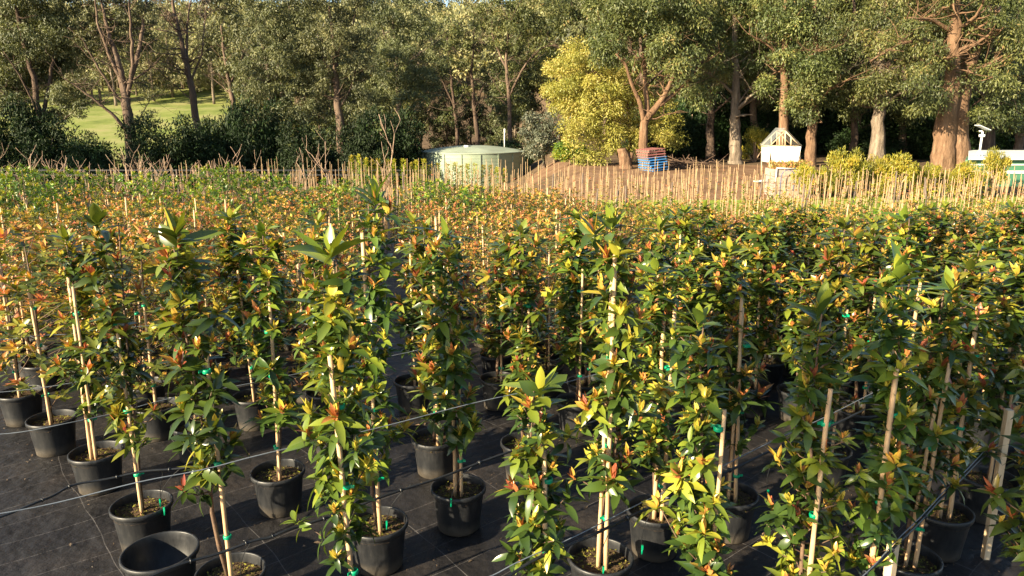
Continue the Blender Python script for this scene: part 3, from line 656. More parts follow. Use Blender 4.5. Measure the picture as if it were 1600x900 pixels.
def pix_tree(seed, Y, base, limbs, ells, barkm, leafm, label, r0, L=.34, dens=1., cl=.55, tw=8, droop=.7, name='gum_tree', cat='tree', group=None, depth=1., twl=2.2, roots=True, tb=0.):
    """limbs: [(pixel polyline, r0, r1, depth offset)], ells: [(u, v, ru, rv, depth offset)] measured on the photograph, built at real size at depth Y"""
    rg = np.random.default_rng(seed); b = at(base[0], base[1], Y); b[2] = gz(b[0], b[1])-.1; S = F/Y
    t = empty(name, tuple(b), 0, label, cat, group); gt, gc = Geo(), Geo()
    for pl, ra, rb, dy in limbs:
        m = len(pl); Q = [at(u, v, Y+dy*(i/max(1, m-1)))-b for i, (u, v) in enumerate(pl)]
        if pl[0][1] == base[1]:
            Q[0][2] = 0
            if roots: gt.tube(np.array([Q[0], Q[0]+(Q[1]-Q[0])*.04, Q[0]+(Q[1]-Q[0])*.12]), [ra*1.3, ra*1.12, ra*1.0], 9, cap=False)
        P = limb(gt, rg, Q, ra*.95, rb*.7, k=9 if ra > .2 else 6); twigs(gt, rg, P, max(.02, rb*.5), tw, twl)
    build('trunk', gt, barkm, t)
    E = []
    for u, v, ru, rv, dy in ells:
        c = at(u, v, Y+dy)-b; s2 = (Y+dy)/F; E.append((c, (ru*s2, ru*s2*depth*.8, rv*s2)))
    if E: ell_leaves(gc, rg, E, L, dens, cl, droop=droop, tone_b=tb); build('crown', gc, leafm, t)
    return t

B = M
# --- left group
pix_tree(1, 62, (68, 262), [([(68, 262), (66, 200), (52, 120), (30, 40), (20, -40)], .36, .12, 0), ([(66, 200), (78, 120), (95, 30), (100, -30)], .2, .07, 2), ([(66, 215), (20, 160), (-10, 130)], .12, .05, -1), ([(68, 210), (110, 180), (135, 150)], .10, .03, 1), ([(64, 190), (38, 130), (5, 80)], .12, .05, -2)],
  [(40, 30, 60, 60, 0), (95, 65, 45, 50, 2), (10, 90, 40, 40, 1), (70, 110, 40, 26, 3), (-30, 20, 60, 90, 2), (110, 150, 28, 18, 0), (60, -50, 80, 50, 1), (15, 160, 26, 18, 0), (-10, 130, 30, 30, 2), (30, 130, 30, 24, 3), (90, 175, 22, 12, 1), (125, 172, 14, 10, 0), (60, 60, 50, 50, 3)], B['bark_dark'], B['leaf_euc2'],
  'broad dark many-limbed gum tree at the far left edge of the tree line', .5, .22, 1.2, .6)
pix_tree(2, 62, (206, 258), [([(206, 258), (203, 200), (196, 150), (186, 100), (172, 60), (158, 0)], .55, .12, 0), ([(196, 150), (215, 90), (226, 30), (232, -30)], .25, .08, 2), ([(200, 165), (182, 150), (150, 100), (128, 60)], .16, .06, -1), ([(203, 210), (176, 178), (140, 150), (100, 122)], .2, .06, -2), ([(196, 140), (168, 80), (150, 30), (148, -30)], .18, .06, -1), ([(200, 150), (208, 100), (204, 40), (200, -20)], .2, .07, -2), ([(205, 205), (222, 178), (238, 150)], .09, .03, 1), ([(198, 130), (228, 112), (245, 96)], .1, .03, 0)],
  [(140, 60, 40, 36, 1), (190, 20, 50, 30, 2), (205, 60, 32, 26, 4), (120, 30, 36, 40, 2), (228, 20, 18, 16, 0), (120, 130, 24, 16, 0), (150, -40, 60, 36, 0), (215, 125, 18, 12, 2), (232, 165, 10, 16, 0)], B['bark_brown'], B['leaf_euc2'],
  'spreading gum tree with many pale bare limbs in front of the meadow', .55, .22, .75, .5, tw=14)
pix_tree(3, 72, (312, 222), [([(312, 222), (303, 160), (292, 100), (280, 50), (264, -30)], .42, .14, 0), ([(292, 100), (292, 50), (300, -20)], .18, .06, 2), ([(298, 130), (316, 80), (322, 10)], .12, .05, 1), ([(303, 160), (270, 130), (235, 98)], .07, .02, 0), ([(285, 60), (262, 30), (235, -10)], .1, .03, 0)],
  [(268, 22, 12, 8, 0), (320, 10, 22, 14, 2), (290, 40, 12, 9, 1)], B['bark_brown'], B['leaf_brown'], 'tall nearly leafless gum tree leaning left at the edge of the meadow', .5, .3, .35, .5, tw=22, twl=3.2)
pix_tree(4, 84, (366, 205), [([(366, 205), (363, 150), (352, 100), (345, 40)], .36, .1, 0), ([(363, 150), (345, 132), (325, 118)], .09, .03, 0), ([(361, 130), (382, 80), (392, 20)], .15, .05, 2)],
  [(385, 60, 30, 40, 0), (345, 30, 32, 34, 2), (372, 110, 26, 18, 0), (400, 120, 26, 30, 3), (350, -20, 50, 30, 0), (330, 70, 18, 22, 2)], B['bark_brown'], B['leaf_euc2'], 'slim grey-leaved gum tree just right of the nearly leafless one', .4, .4, .9, .6)
pix_tree(5, 66, (432, 252), [([(432, 252), (430, 200), (424, 150), (418, 100), (400, 30)], .5, .14, 0), ([(424, 150), (440, 80), (452, 10)], .2, .07, 1), ([(418, 110), (398, 96), (380, 80)], .09, .03, 0)],
  [(418, 60, 42, 40, -1), (395, 130, 32, 36, -1), (455, 120, 34, 30, 0), (470, 60, 38, 40, 1), (460, 170, 30, 24, -1), (400, 190, 22, 26, -1), (440, 0, 60, 36, 0), (490, 110, 26, 32, 2), (430, 90, 26, 26, -2), (415, 185, 18, 16, -2)], B['bark_pale'], B['leaf_euc2'],
  'gum tree with white lower trunk and drooping grey-green crown left of centre', .55, .22, 1., .55)
pix_tree(6, 66, (534, 255), [([(534, 255), (531, 190), (526, 140), (522, 80), (515, 10)], .5, .14, 0), ([(530, 170), (548, 140), (556, 110)], .12, .05, 0), ([(526, 140), (505, 90), (492, 40)], .15, .05, 2), ([(523, 90), (548, 50), (560, 0)], .15, .05, 1)],
  [(505, 60, 34, 34, -1), (552, 50, 36, 40, 1), (530, 0, 50, 34, 0), (565, 115, 30, 28, 0), (500, 125, 22, 24, -1), (555, 165, 26, 22, 0), (570, 185, 18, 16, -1), (500, 165, 18, 20, 1)], B['bark_brown'], B['leaf_euc2'],
  'gum tree with a two-tone cream and red-brown trunk behind the bare forked sapling', .5, .22, .9, .55)
pix_tree(7, 78, (626, 225), [([(626, 225), (625, 180), (622, 130), (620, 80), (612, 20)], .42, .12, 0), ([(622, 120), (645, 90), (672, 72)], .12, .04, 0), ([(620, 90), (598, 50), (590, 10)], .14, .05, 2)],
  [(615, 100, 36, 34, -2), (655, 130, 34, 26, -1), (600, 50, 36, 36, 1), (650, 60, 36, 36, 1), (625, 0, 60, 36, 0), (595, 145, 26, 22, 0), (640, 155, 22, 14, -3), (680, 105, 22, 24, 1)], B['bark_pale'], B['leaf_euc2'],
  'gum tree whose short pale trunk shows under a hanging crown at centre left', .5, .26, 1., .6)
pix_tree(8, 88, (716, 228), [([(716, 228), (712, 180), (704, 120), (698, 50)], .26, .1, 0), ([(748, 228), (742, 170), (736, 110), (742, 40)], .34, .1, 1), ([(742, 170), (760, 120), (775, 80)], .12, .04, 0), ([(712, 170), (692, 130), (680, 100)], .1, .04, 0)],
  [(700, 90, 30, 26, 0), (735, 60, 34, 24, 1), (720, 140, 22, 16, 1), (690, 40, 30, 26, 0), (760, 110, 20, 20, 0), (700, 185, 18, 14, 0)], B['bark_dark'], B['leaf_euc'],
  'twin-stemmed dark gum tree directly behind the water tank', .4, .27, .6, .6, tw=24, twl=3)
pix_tree(9, 80, (798, 225), [([(798, 225), (796, 160), (790, 90), (800, 10)], .3, .1, 0), ([(796, 150), (820, 100), (850, 70), (905, 75)], .15, .05, 0), ([(792, 110), (770, 60), (760, 10)], .14, .05, 0)],
  [(800, 50, 40, 40, 0), (845, 20, 40, 34, 1), (770, 20, 34, 30, 1), (790, 120, 26, 24, 2), (800, 170, 30, 26, 4), (850, 110, 24, 20, 3)], B['bark_brown'], B['leaf_euc'],
  'gum tree with long bare sideways limbs between the tank and the golden tree', .4, .27, .85, .6, tw=18, twl=3)
# --- centre
pix_tree(10, 55, (850, 262), [([(850, 262), (848, 215), (846, 185)], .15, .05, 0), ([(870, 262), (872, 228), (876, 200)], .2, .06, 0)],
  [(845, 205, 32, 32, 0), (868, 200, 22, 30, 1), (842, 232, 24, 16, -1)], B['bark_brown'], B['leaf_blue'], 'rounded grey-green bush beside the water tank', .2, .24, 1.2, .45, name='bush', cat='bush', tw=3, twl=.8)
pix_tree(11, 45, (978, 276), [([(978, 276), (966, 230), (950, 170), (930, 110)], .3, .08, 0), ([(978, 276), (985, 220), (980, 150)], .2, .06, 1), ([(966, 235), (910, 180), (890, 140)], .12, .04, 0)],
  [(893, 110, 30, 40, 0), (880, 150, 36, 40, 0), (925, 140, 40, 40, -1), (905, 200, 34, 30, -1), (940, 190, 36, 36, -1), (960, 130, 34, 34, 1), (925, 235, 34, 22, -1), (900, 130, 44, 50, 1), (950, 170, 50, 60, 1), (985, 170, 28, 40, 1), (985, 225, 26, 20, 0), (1035, 200, 26, 22, 0), (1045, 222, 18, 14, 0), (1025, 165, 22, 26, 1), (905, 85, 28, 16, 1)], B['bark_orange'], B['leaf_yel'],
  'wide golden-yellow tree standing at the edge of the dirt yard', .35, .16, .85, .6, name='golden_tree', tw=6, twl=1.2, droop=.4, tb=.22)
pix_tree(12, 43, (1006, 276), [([(1006, 276), (1005, 220), (1007, 186), (1022, 172), (1038, 150), (1052, 120), (1060, 90)], .32, .1, 0), ([(1006, 190), (1000, 160), (986, 130), (978, 100), (962, 84)], .18, .06, -1), ([(1012, 182), (1008, 130), (1005, 90), (1004, 60)], .18, .06, 1), ([(1006, 105), (1022, 84), (1020, 60)], .1, .04, 1), ([(1030, 165), (1056, 145), (1080, 120), (1100, 90)], .15, .05, 1), ([(1060, 105), (1064, 75), (1078, 85)], .08, .03, 0)],
  [(960, 55, 50, 34, 0), (1010, 40, 50, 40, 0), (1065, 45, 50, 38, 0), (1105, 75, 34, 30, 1), (1005, 0, 80, 34, 0), (1070, 110, 34, 20, -1), (1090, 145, 22, 18, 0), (920, 80, 28, 18, 0), (1085, -10, 60, 40, 1), (1110, 115, 24, 24, 2), (960, -40, 90, 40, 2), (1030, 75, 34, 14, -1)], B['bark_orange'], B['leaf_euc'],
  'forked gum tree with smooth orange trunk beside the stack of pallets', .4, .19, .9, .75, tw=10)
# --- right wall of trees
def right(seed, Y, u, v, w_, top, ells, bk, label, lean=0, **kw):
    ra = w_/2*Y/F
    li = [([(u, v), (u+lean*.4, v-60), (u+lean*.8, v-130), (u+lean, top)], ra, ra*.4, 0)]
    for k in range(4):
        sgn = -1 if k % 2 else 1; v0 = v-80-24*k; li.append(([(u+lean*.5, v0), (u+lean*.5+sgn*26, v0-26), (u+lean*.5+sgn*58, v0-44)], ra*.26, .035, -2+k))
    pix_tree(seed, Y, (u, v), li, ells, bk, kw.pop('leaf', M['leaf_euc']), label, ra, kw.pop('L', .19), kw.pop('dens', .85), kw.pop('cl', .8), tw=7, **kw)
right(20, 48, 1110, 262, 16, -60, [(1120, 60, 44, 40, 1), (1130, 10, 50, 44, 0), (1120, 120, 26, 34, 2), (1075, 150, 24, 24, 3)], M['bark_dark'], 'slim dark gum tree left of the pale-trunked one behind the dirt yard')
right(21, 46, 1149, 254, 22, -60, [(1150, 40, 40, 44, 0), (1170, 90, 30, 30, 0), (1140, 90, 24, 24, 1), (1180, 10, 44, 34, 0), (1160, 130, 20, 16, 1)], M['bark_pale'], 'gum tree with pale cream trunk behind the dirt yard')
right(22, 50, 1178, 246, 15, -60, [(1190, 100, 34, 30, 0), (1190, 150, 22, 20, 0), (1200, 40, 40, 40, 0)], M['bark_brown'], 'gum tree with shrubby foot left of the gable frame')
right(23, 44, 1226, 200, 17, -60, [(1225, 60, 40, 40, -1), (1250, 110, 36, 28, -1), (1215, 10, 50, 40, 0), (1208, 130, 20, 20, 0), (1250, 150, 24, 22, -1)], M['bark_orange'], 'gum tree with orange trunk rising directly behind the gable frame')
right(24, 44, 1266, 246, 19, -60, [(1275, 130, 32, 28, -1), (1290, 80, 38, 34, -1), (1270, 30, 44, 38, 0), (1262, 165, 24, 20, -1), (1300, 150, 20, 20, 0)], M['bark_orange'], 'gum tree with straight orange-brown trunk just right of the gable frame', 8)
right(25, 49, 1334, 250, 13, -60, [(1330, 110, 34, 32, 0), (1320, 60, 40, 34, 0), (1340, 10, 46, 38, 0), (1335, 160, 26, 20, 0)], M['bark_dark'], 'gum tree with thin dark trunk between the orange one and the mottled pale one')
right(26, 44, 1369, 256, 26, -60, [(1365, 150, 30, 26, -1), (1385, 100, 36, 32, -1), (1370, 50, 44, 36, -1), (1390, 0, 50, 40, 0)], M['bark_pale'], 'gum tree with mottled pale trunk behind the yellow-green hedge', 8)
right(27, 50, 1411, 250, 15, -60, [(1425, 165, 30, 24, -1), (1420, 120, 34, 28, 0), (1430, 70, 40, 34, 0), (1440, 15, 44, 38, 0), (1402, 175, 20, 14, 0)], M['bark_dark'], 'gum tree with slender dark trunk in the deep gap left of the giant twin trunk')
pix_tree(28, 40, (1484, 280), [([(1472, 280), (1474, 230), (1480, 170), (1490, 120), (1488, 60), (1498, -40)], .72, .26, 0), ([(1498, 280), (1494, 220), (1498, 160), (1512, 110), (1530, 60), (1560, 10)], .72, .22, 1), ([(1488, 100), (1466, 98), (1452, 100)], .22, .12, -1), ([(1486, 80), (1440, 60), (1400, 70), (1360, 96)], .16, .05, -2), ([(1510, 115), (1545, 100), (1580, 80)], .16, .05, 0), ([(1490, 50), (1455, 30), (1420, 28)], .15, .05, -1)],
  [(1445, 165, 24, 18, -1), (1436, 140, 30, 24, -2), (1445, 90, 34, 26, -1), (1542, 140, 34, 30, -1), (1555, 95, 40, 34, 0), (1545, 175, 24, 18, -1), (1460, 40, 40, 26, 1), (1540, 40, 40, 30, 0), (1400, 50, 40, 30, -1), (1500, -20, 80, 40, 0), (1515, 85, 20, 16, 1)], M['bark_orange'], M['leaf_euc'],
  'giant gum tree with two thick fused orange-brown trunks at the right', .6, .18, .9, .8, tw=8)
right(29, 44, 1542, 262, 24, -60, [(1570, 130, 36, 34, 0), (1580, 175, 24, 22, -1), (1590, 70, 40, 40, -1), (1560, 20, 44, 40, 0)], M['bark_dark'], 'gum tree with thick dark orange-stained trunk behind the green shed', 6)
right(30, 46, 1592, 262, 16, -60, [(1600, 150, 30, 28, 0), (1620, 90, 40, 40, 0), (1610, 20, 50, 44, 0), (1600, 195, 20, 14, -1)], M['bark_brown'], 'gum tree cut by the right edge above the green shed')

# background tree variants, copied
def bg_tree(seed, H, barkm, leafm, L=.5, dens=.7, low=.25):
    rg = np.random.default_rng(seed); t = empty('forest_tree', (0, 0, -500)); gt, gc = Geo(), Geo()
    P = limb(gt, rg, [(0, 0, 0), (rg.normal(0, .3), rg.normal(0, .3), H*.4), (rg.normal(0, .7), rg.normal(0, .7), H*.9)], .32, .1, k=7); E = []
    for k in range(9):
        a = k*2.4+rg.random(); z = H*(low+(.92-low)*k/8.); rr = H*.17*(1.25-.6*k/8)*rg.uniform(.6, 1.2); c = np.array([rr*math.cos(a), rr*math.sin(a), z])
        limb(gt, rg, [(0, 0, z-H*.1), tuple(c*[.5, .5, 1]-[0, 0, H*.02]), tuple(c)], .1, .03, k=5); s = H*rg.uniform(.09, .14); E.append((c, (s, s, s*.85)))
    twigs(gt, rg, P, .05, 14, 2.5)
    ell_leaves(gc, rg, E, L, dens, .75); build('trunk', gt, barkm, t); build('crown', gc, leafm, t); return t
BG = [bg_tree(300, 19, M['bark_dark'], M['leaf_euc']), bg_tree(301, 22, M['bark_brown'], M['leaf_euc'], low=.4), bg_tree(302, 17, M['bark_brown'], M['leaf_euc2'], low=.18), bg_tree(303, 20, M['bark_pale'], M['leaf_euc2'], low=.3), bg_tree(304, 18, M['bark_dark'], M['leaf_brown'], dens=.4)]
BG += [bg_tree(310, 16, M['bark_pale'], M['leaf_hill'], .6, .8, .15), bg_tree(311, 18, M['bark_pale'], M['leaf_hill'], .6, .6, .3)]
USED = set()
def bgt(k, x, y, s, label, group):
    if k in USED: o = dup(BG[k])
    else: o = BG[k]; USED.add(k)
    o.location = (x, y, gz(x, y)-.2); o.scale = (s,)*3; o.rotation_euler = (0, 0, rng.random()*6.28); tag(o, label, 'tree', group)
for i in range(42):
    y = rng.uniform(54, 84); x = y*(.12+.72*((i+rng.random())/42)); bgt(int(rng.choice([0, 1, 2, 0])), x, y, rng.uniform(.9, 1.2), 'forest tree standing in the dark wood behind the front row of trunks at right', 'trees in the wood behind the right trunks')
for i in range(22):
    y = rng.uniform(92, 106); x = y*(-.36+.5*((i+rng.random())/22)); bgt(int(rng.choice([1, 2, 3, 4])), x, y, rng.uniform(.62, .85)*(.8 if -.12 < x/y < -.04 else 1), 'tree in the second line behind the drooping gums left of centre', 'second line of trees left of centre')
for i in range(26):
    y = rng.uniform(178, 200); x = y*(-.78+.6*((i+rng.random())/26)); bgt(int(rng.choice([5, 6])), x, y, rng.uniform(.8, 1.2), 'tree at the far side of the meadow on the left', 'trees at the far edge of the meadow')
for x, y in ((-62, 52), (-70, 66), (-56, 38), (-78, 50)):
    bgt(0, x, y, 1.1, 'dark tree beyond the left end of the tree line', 'trees past the left end of the tree line')
pix = np.array([3.75, 4.6, .75])-np.array([.8, .6, -.425])*10
t = empty('added_shade_tree', (pix[0], pix[1], 0), 0, 'unseen tree added behind the viewpoint to shade the lower right corner', 'tree'); g = Geo(); limb(g, rng, [(0, 0, 0), (.05, 0, 3), (0, .05, pix[2]+.4)], .07, .03); build('trunk', g, M['bark_brown'], t)  # out-of-view tree, added only for the shadow it casts at lower right
g = Geo(); ell_leaves(g, np.random.default_rng(9), [((0, 0, pix[2]), (.75, .75, .65))], .12, 1.2, .2); build('crown', g, M['leaf_euc'], t)
# far wooded hillside
g = Geo(); rg = np.random.default_rng(55)
n = 1700; yy = rg.uniform(200, 430, n); xx = yy*rg.uniform(-.85, .35, n); E = [((x, y, gz(x, y)+rg.uniform(6, 11)), (rg.uniform(3.5, 6), rg.uniform(3.5, 6), rg.uniform(3.5, 6.5))) for x, y in zip(xx, yy)]
for c, rad in E:
    m = 150; q = unit(rg.normal(0, 1, (m, 3)))*(rg.random(m)**(1/4))[:, None]*np.array(rad); q[:, 2] = np.where(q[:, 2] < -.5*rad[2], q[:, 2]*.3, q[:, 2])
    g.leaves(np.array(c)+q, q/4+rg.normal(0, .7, (m, 3)), q/rad+rg.normal(0, .4, (m, 3))+[0, 0, .4], rg.uniform(1.1, 2.2, m), .8, np.clip(rg.uniform(.1, .8)+rg.normal(0, .15, m), 0, 1), 2, .1)
    b = np.array([c[0], c[1], gz(c[0], c[1])]); g.tube(np.array([b, np.array(c)]), [.4, .2], 4, mat=1)
o = build('hillside_wood', g, [M['leaf_hill'], M['bark_pale']]); tag(o, 'far-off wooded hillside beyond the meadow at upper left', 'woodland', kind='stuff')

# shrubs
def shrub_mesh(seed, leafm, w_=1.6, h=1.8, L=.2, dens=1., cl=.4, tb=0, droop=.2, ne=7, es=1.):
    rg = np.random.default_rng(seed); g = Geo(); gt = Geo(); E = []
    for k in range(ne):
        a = k*2.4+rg.random(); r = w_*rg.uniform(.2, .6); z = h*rg.uniform(.25, .7); c = (r*math.cos(a), r*math.sin(a), z); s = w_*rg.uniform(.35, .55)*es; E.append((c, (s, s, h*.3*es*rg.uniform(.8, 1.3))))
        gt.tube(np.array([[0, 0, 0], [c[0]*.5, c[1]*.5, z*.6], [c[0], c[1], z]]), [.05, .035, .02], 4)
    ell_leaves(g, rg, E, L, dens, cl, droop=droop, tone_b=tb); return gt.mesh('stems', M['twig']), g.mesh('foliage', leafm)
def shrub(ms, x, y, s, sz, label, cat='shrub', group=None, name='shrub'):
    t = empty(name, (x, y, gz(x, y)-.05), rng.random()*6, label, cat, group); t.scale = (s, s, sz); link('stems', ms[0], t); link('foliage', ms[1], t)
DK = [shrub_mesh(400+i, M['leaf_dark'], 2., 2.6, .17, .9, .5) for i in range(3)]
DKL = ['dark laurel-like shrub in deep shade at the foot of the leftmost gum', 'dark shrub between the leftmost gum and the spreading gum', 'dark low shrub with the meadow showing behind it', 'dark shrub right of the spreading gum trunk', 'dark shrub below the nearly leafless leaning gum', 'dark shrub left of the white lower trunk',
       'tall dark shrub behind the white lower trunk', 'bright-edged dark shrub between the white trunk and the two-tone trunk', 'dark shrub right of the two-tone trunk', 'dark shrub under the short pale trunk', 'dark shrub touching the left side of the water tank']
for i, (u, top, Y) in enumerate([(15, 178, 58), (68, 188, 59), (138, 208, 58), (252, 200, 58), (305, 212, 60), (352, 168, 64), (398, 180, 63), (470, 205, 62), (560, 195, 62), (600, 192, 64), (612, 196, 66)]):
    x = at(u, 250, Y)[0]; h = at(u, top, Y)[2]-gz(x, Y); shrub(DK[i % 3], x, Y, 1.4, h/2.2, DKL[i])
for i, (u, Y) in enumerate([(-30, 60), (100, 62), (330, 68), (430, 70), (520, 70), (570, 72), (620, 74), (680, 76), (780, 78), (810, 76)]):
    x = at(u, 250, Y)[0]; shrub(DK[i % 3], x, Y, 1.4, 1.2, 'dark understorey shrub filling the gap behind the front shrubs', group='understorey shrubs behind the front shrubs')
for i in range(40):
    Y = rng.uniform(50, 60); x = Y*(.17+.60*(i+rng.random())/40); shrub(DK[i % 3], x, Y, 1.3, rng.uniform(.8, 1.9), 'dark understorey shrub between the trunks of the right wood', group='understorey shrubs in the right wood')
a = at(895, 262, 47); shrub([LB := shrub_mesh(430, M['leaf_lime'], 1.3, 1.4, .16, 1., .35)][0], a[0], 47, 1.1, 1.0, 'fresh green low shrub under the golden tree')
GD = [shrub_mesh(440+i, M['leaf_gold'], 1.15, 1.6, .1, 1., .2, droop=-.6, ne=13, es=.5, tb=-.1*i) for i in range(3)]
GL = [(1262, 250, .8, 'sparse olive hedge shrub beside the planter planks'), (1322, 228, 1.05, 'yellow-green hedge shrub left of the mottled pale trunk'), (1362, 240, .8, 'low hedge shrub in front of the mottled pale trunk'), (1398, 232, 1.1, 'brightest yellow-green rounded hedge shrub'),
      (1442, 252, .85, 'orange-tinged hedge shrub left of the giant twin trunk'), (1482, 252, .8, 'bronze hedge shrub at the foot of the giant twin trunk'), (1512, 246, .9, 'hedge shrub hiding the left end of the green shed'), (1553, 228, .75, 'tall narrow hedge shrub in front of the green shed'), (1295, 262, .7, 'short hedge shrub right of the planter')]
for i, (u, top, s, lb) in enumerate(GL):
    Y = 33+.3*(i % 3); x = at(u, 270, Y)[0]; h = at(u, top, Y)[2]-gz(x, Y); shrub(GD[i % 3], x, Y, s, h/1.45, lb, 'hedge shrub', name='hedge_shrub')
a = at(1187, 250, 46); shrub(GD[1], a[0], 47, 1.1, 1.6, 'upright yellow-green shrub at the foot of the trunk left of the gable frame')

# ------------------------------------------------------------------ water tank
Yt = 68; a = at(740, 241, Yt); rt = 78.5*Yt/F; zt = gz(a[0], Yt)-.1; top = at(740, 236, Yt)[2]-zt
tk = empty('water_tank', (a[0], Yt, zt), 0, 'large round pale green steel water tank with shallow domed roof', 'water tank')
g = Geo(); zs = np.linspace(0, top, 60); g.lathe([(rt+.02*math.sin(z*2*math.pi/.28)*.25, z) for z in zs], 96); build('wall', g, M['tanksteel'], tk)
g = Geo(); rise = .5; pr = [(rt+.06, top-.05), (rt+.07, top+.02)]+[(rt*(1-t), top+.02+rise*(1-(1-t)**2)) for t in np.linspace(0, 1, 12)]; g.lathe(pr, 96); 
mroof = plain('stained_green_roof', (.31, .36, .27), .55, (.22, .25, .19), .5, .02)
build('roof', g, mroof, tk)
for k in range(18):
    an = k*2*math.pi/18; g = Geo(); g.box((0, 0, 0), (.05, .09, top-.1)); o = build('seam_strip', g, M['tanksteel'], tk); o.location = ((rt+.04)*math.cos(an), (rt+.04)*math.sin(an), (top-.1)/2); o.rotation_euler = (0, 0, an)
g = Geo(); g.lathe([(.24, 0), (.24, .2), (.2, .22), (0, .22)], 16); o = build('hatch', g, M['white'], tk); o.location = (-.5*rt+1.8, -.35*rt, top+rise*.7)
g = Geo(); g.tube(np.array([[0, 0, 0], [0, 0, 1.6]]), .05, 8); g.box((0, 0, 1.7), (.14, .1, .35)); o = build('level_gauge', g, M['white'], tk); o.location = (.6*rt, .5*rt, top+.1)

# low rail along the black mat on the left
rf = empty('low_fence', (-20, 44, gz(-20, 44)), 0, 'low dark rail fence between the bare saplings and the dark shrubs', 'fence')
g = Geo(); x0, x1 = at(-60, 265, 40)[0]+20, at(660, 265, 40)[0]+20; zr = at(200, 266, 40)[2]-gz(-20, 44)
for dz in (0, -.25): g.box(((x0+x1)/2, -4, zr+dz), (x1-x0, .03, .07))
build('rail', g, M['hose'], rf)
for k in range(16): 
    g = Geo(); hh = zr+gz(-20, 44)-gz(-20, 40)+.35; g.box((x0+(x1-x0)*k/15, -4.05, zr+.05-hh/2), (.06, .05, hh)); build('post', g, M['dark_wood'], rf)

# ------------------------------------------------------------------ pallets
Yp = 41; base = at(1021, 274, Yp); zb = gz(base[0], Yp)
nm = ['lowest blue pallet of the stack', 'second blue pallet from the bottom of the stack', 'third blue pallet from the bottom of the stack', 'blue pallet in the middle of the stack', 'topmost blue pallet, just under the red ones', 'lowest red pallet, resting on the blue ones', 'middle red pallet near the top of the stack', 'topmost red pallet of the leaning stack']
def pallet(mat):
    g = Geo()
    for z in (.006, .124):
        for k in range(6): g.box((0, -.5+k*.2, z), (1.16, .11 if k % 2 else .13, .028))
    for x in (-.53, 0, .53): g.box((x, 0, .065), (.05, 1.1, .094), mat=1)  # bearers coloured dark so the gaps between boards look shaded
    return g.mesh('pallet', [mat, M['dark_wood']])
PB, PR_ = pallet(M['pal_blue']), pallet(M['pal_red'])
for k in range(8):
    o = link('pallet', PR_ if k > 4 else PB); o.location = (base[0]-.03*k+rng.normal(0, .02), Yp+.01*k, zb+.06+.142*k); o.rotation_euler = (R(0), R(-4), R(24)+rng.normal(0, .08)); tag(o, nm[k], 'pallet', 'pallets in the leaning stack')
# stump and cut branches
b = at(978, 280, 42); g = Geo(); rg = np.random.default_rng(3); limb(g, rg, [(0, 0, -.1), (-.08, 0, .5), (-.3, 0, 1.15)], .42, .26, k=10); limb(g, rg, [(.1, 0, .4), (.3, .1, .9)], .2, .14)
o = build('tree_stump', g, M['bark_orange']); o.location = (b[0], 42, gz(b[0], 42)); tag(o, 'leaning broken tree stump at the foot of the golden tree', 'stump')
g = Geo()
for k in range(150):
    c = np.array([rng.normal(0, .9), rng.normal(0, .4), rng.uniform(.02, .35)]); d = unit(rng.normal(0, 1, 3)*[1, 1, .3])*rng.uniform(.3, 1.); g.tube(np.array([c-d, c, c+d+[0, 0, .05]]), [.02, .015, .008], 4)
b = at(1068, 268, 43); o = build('branch_pile', g, M['stem']); o.location = (b[0], 43, gz(b[0], 43)); tag(o, 'low pile of cut grey branches right of the pallets', 'branch pile', kind='stuff')

# ------------------------------------------------------------------ gable frame with plastic
Yg = 38; b = at(1226, 262, Yg); S = Yg/F; z0 = gz(b[0], Yg)
gf = empty('gable_frame', (b[0], Yg, z0), 0, 'small timber gable frame wrapped in clear and white plastic film', 'plant shelter')
def gp(u, v, y=0.): q = at(u, v, Yg); return np.array([q[0]-b[0], y, q[2]-z0])
def beam(g, p, q, w_=.05):
    g.tube(np.array([p, q]), w_*.7, 4)
g = Geo()
for y in (0, 1.2):
    for p, q in (((1202, 229), (1227, 205)), ((1227, 205), (1251, 229)), ((1202, 229), (1251, 229)), ((1227, 205), (1227, 229)), ((1218, 214), (1218, 229)), ((1236, 214), (1236, 229))): beam(g, gp(*p, y), gp(*q, y))
    for u in (1203, 1250): beam(g, gp(u, 229, y), gp(u, 262, y)*[1, 1, 0])
for p in ((1202, 229), (1227, 205), (1251, 229)): beam(g, gp(*p, 0), gp(*p, 1.2))
build('timber_frame', g, M['pale_wood'], gf)
g = Geo(); q = [gp(1200, 228, -.08), gp(1226, 200, -.08), gp(1253, 228, -.08), gp(1200, 228, 1.3), gp(1226, 200, 1.3), gp(1253, 228, 1.3)]; g.add(np.array(q), np.array([[0, 1, 4, 3], [1, 2, 5, 4]]), smooth=False)
build('roof_film', g, M['film'], gf)
g = Geo(); nx, nz = 22, 8; V = []
for j in range(nz):
    t = j/(nz-1)
    for i in range(nx):
        s = i/(nx-1); pl = gp(1202+t*3, 229+t*24); pr2 = gp(1251-t*5, 229+t*24); V.append(pl*(1-s)+pr2*s+np.array([0, -.06-.03*math.sin(s*19+t*2)*(1-abs(2*s-1)*.3), 0]))
i, j = np.meshgrid(np.arange(nz-1), np.arange(nx-1), indexing='ij'); g.add(np.array(V), np.stack([i*nx+j, i*nx+j+1, (i+1)*nx+j+1, (i+1)*nx+j], -1).reshape(-1, 4))
for u in (1203, 1249):
    a_, b_ = gp(u, 229), gp(u, 254); e_ = np.array([0, 1.2, 0]); g.add([a_, b_, b_+e_, a_+e_], np.array([[0, 1, 2, 3]]), smooth=False)
build('white_sheet', g, M['white'], gf)
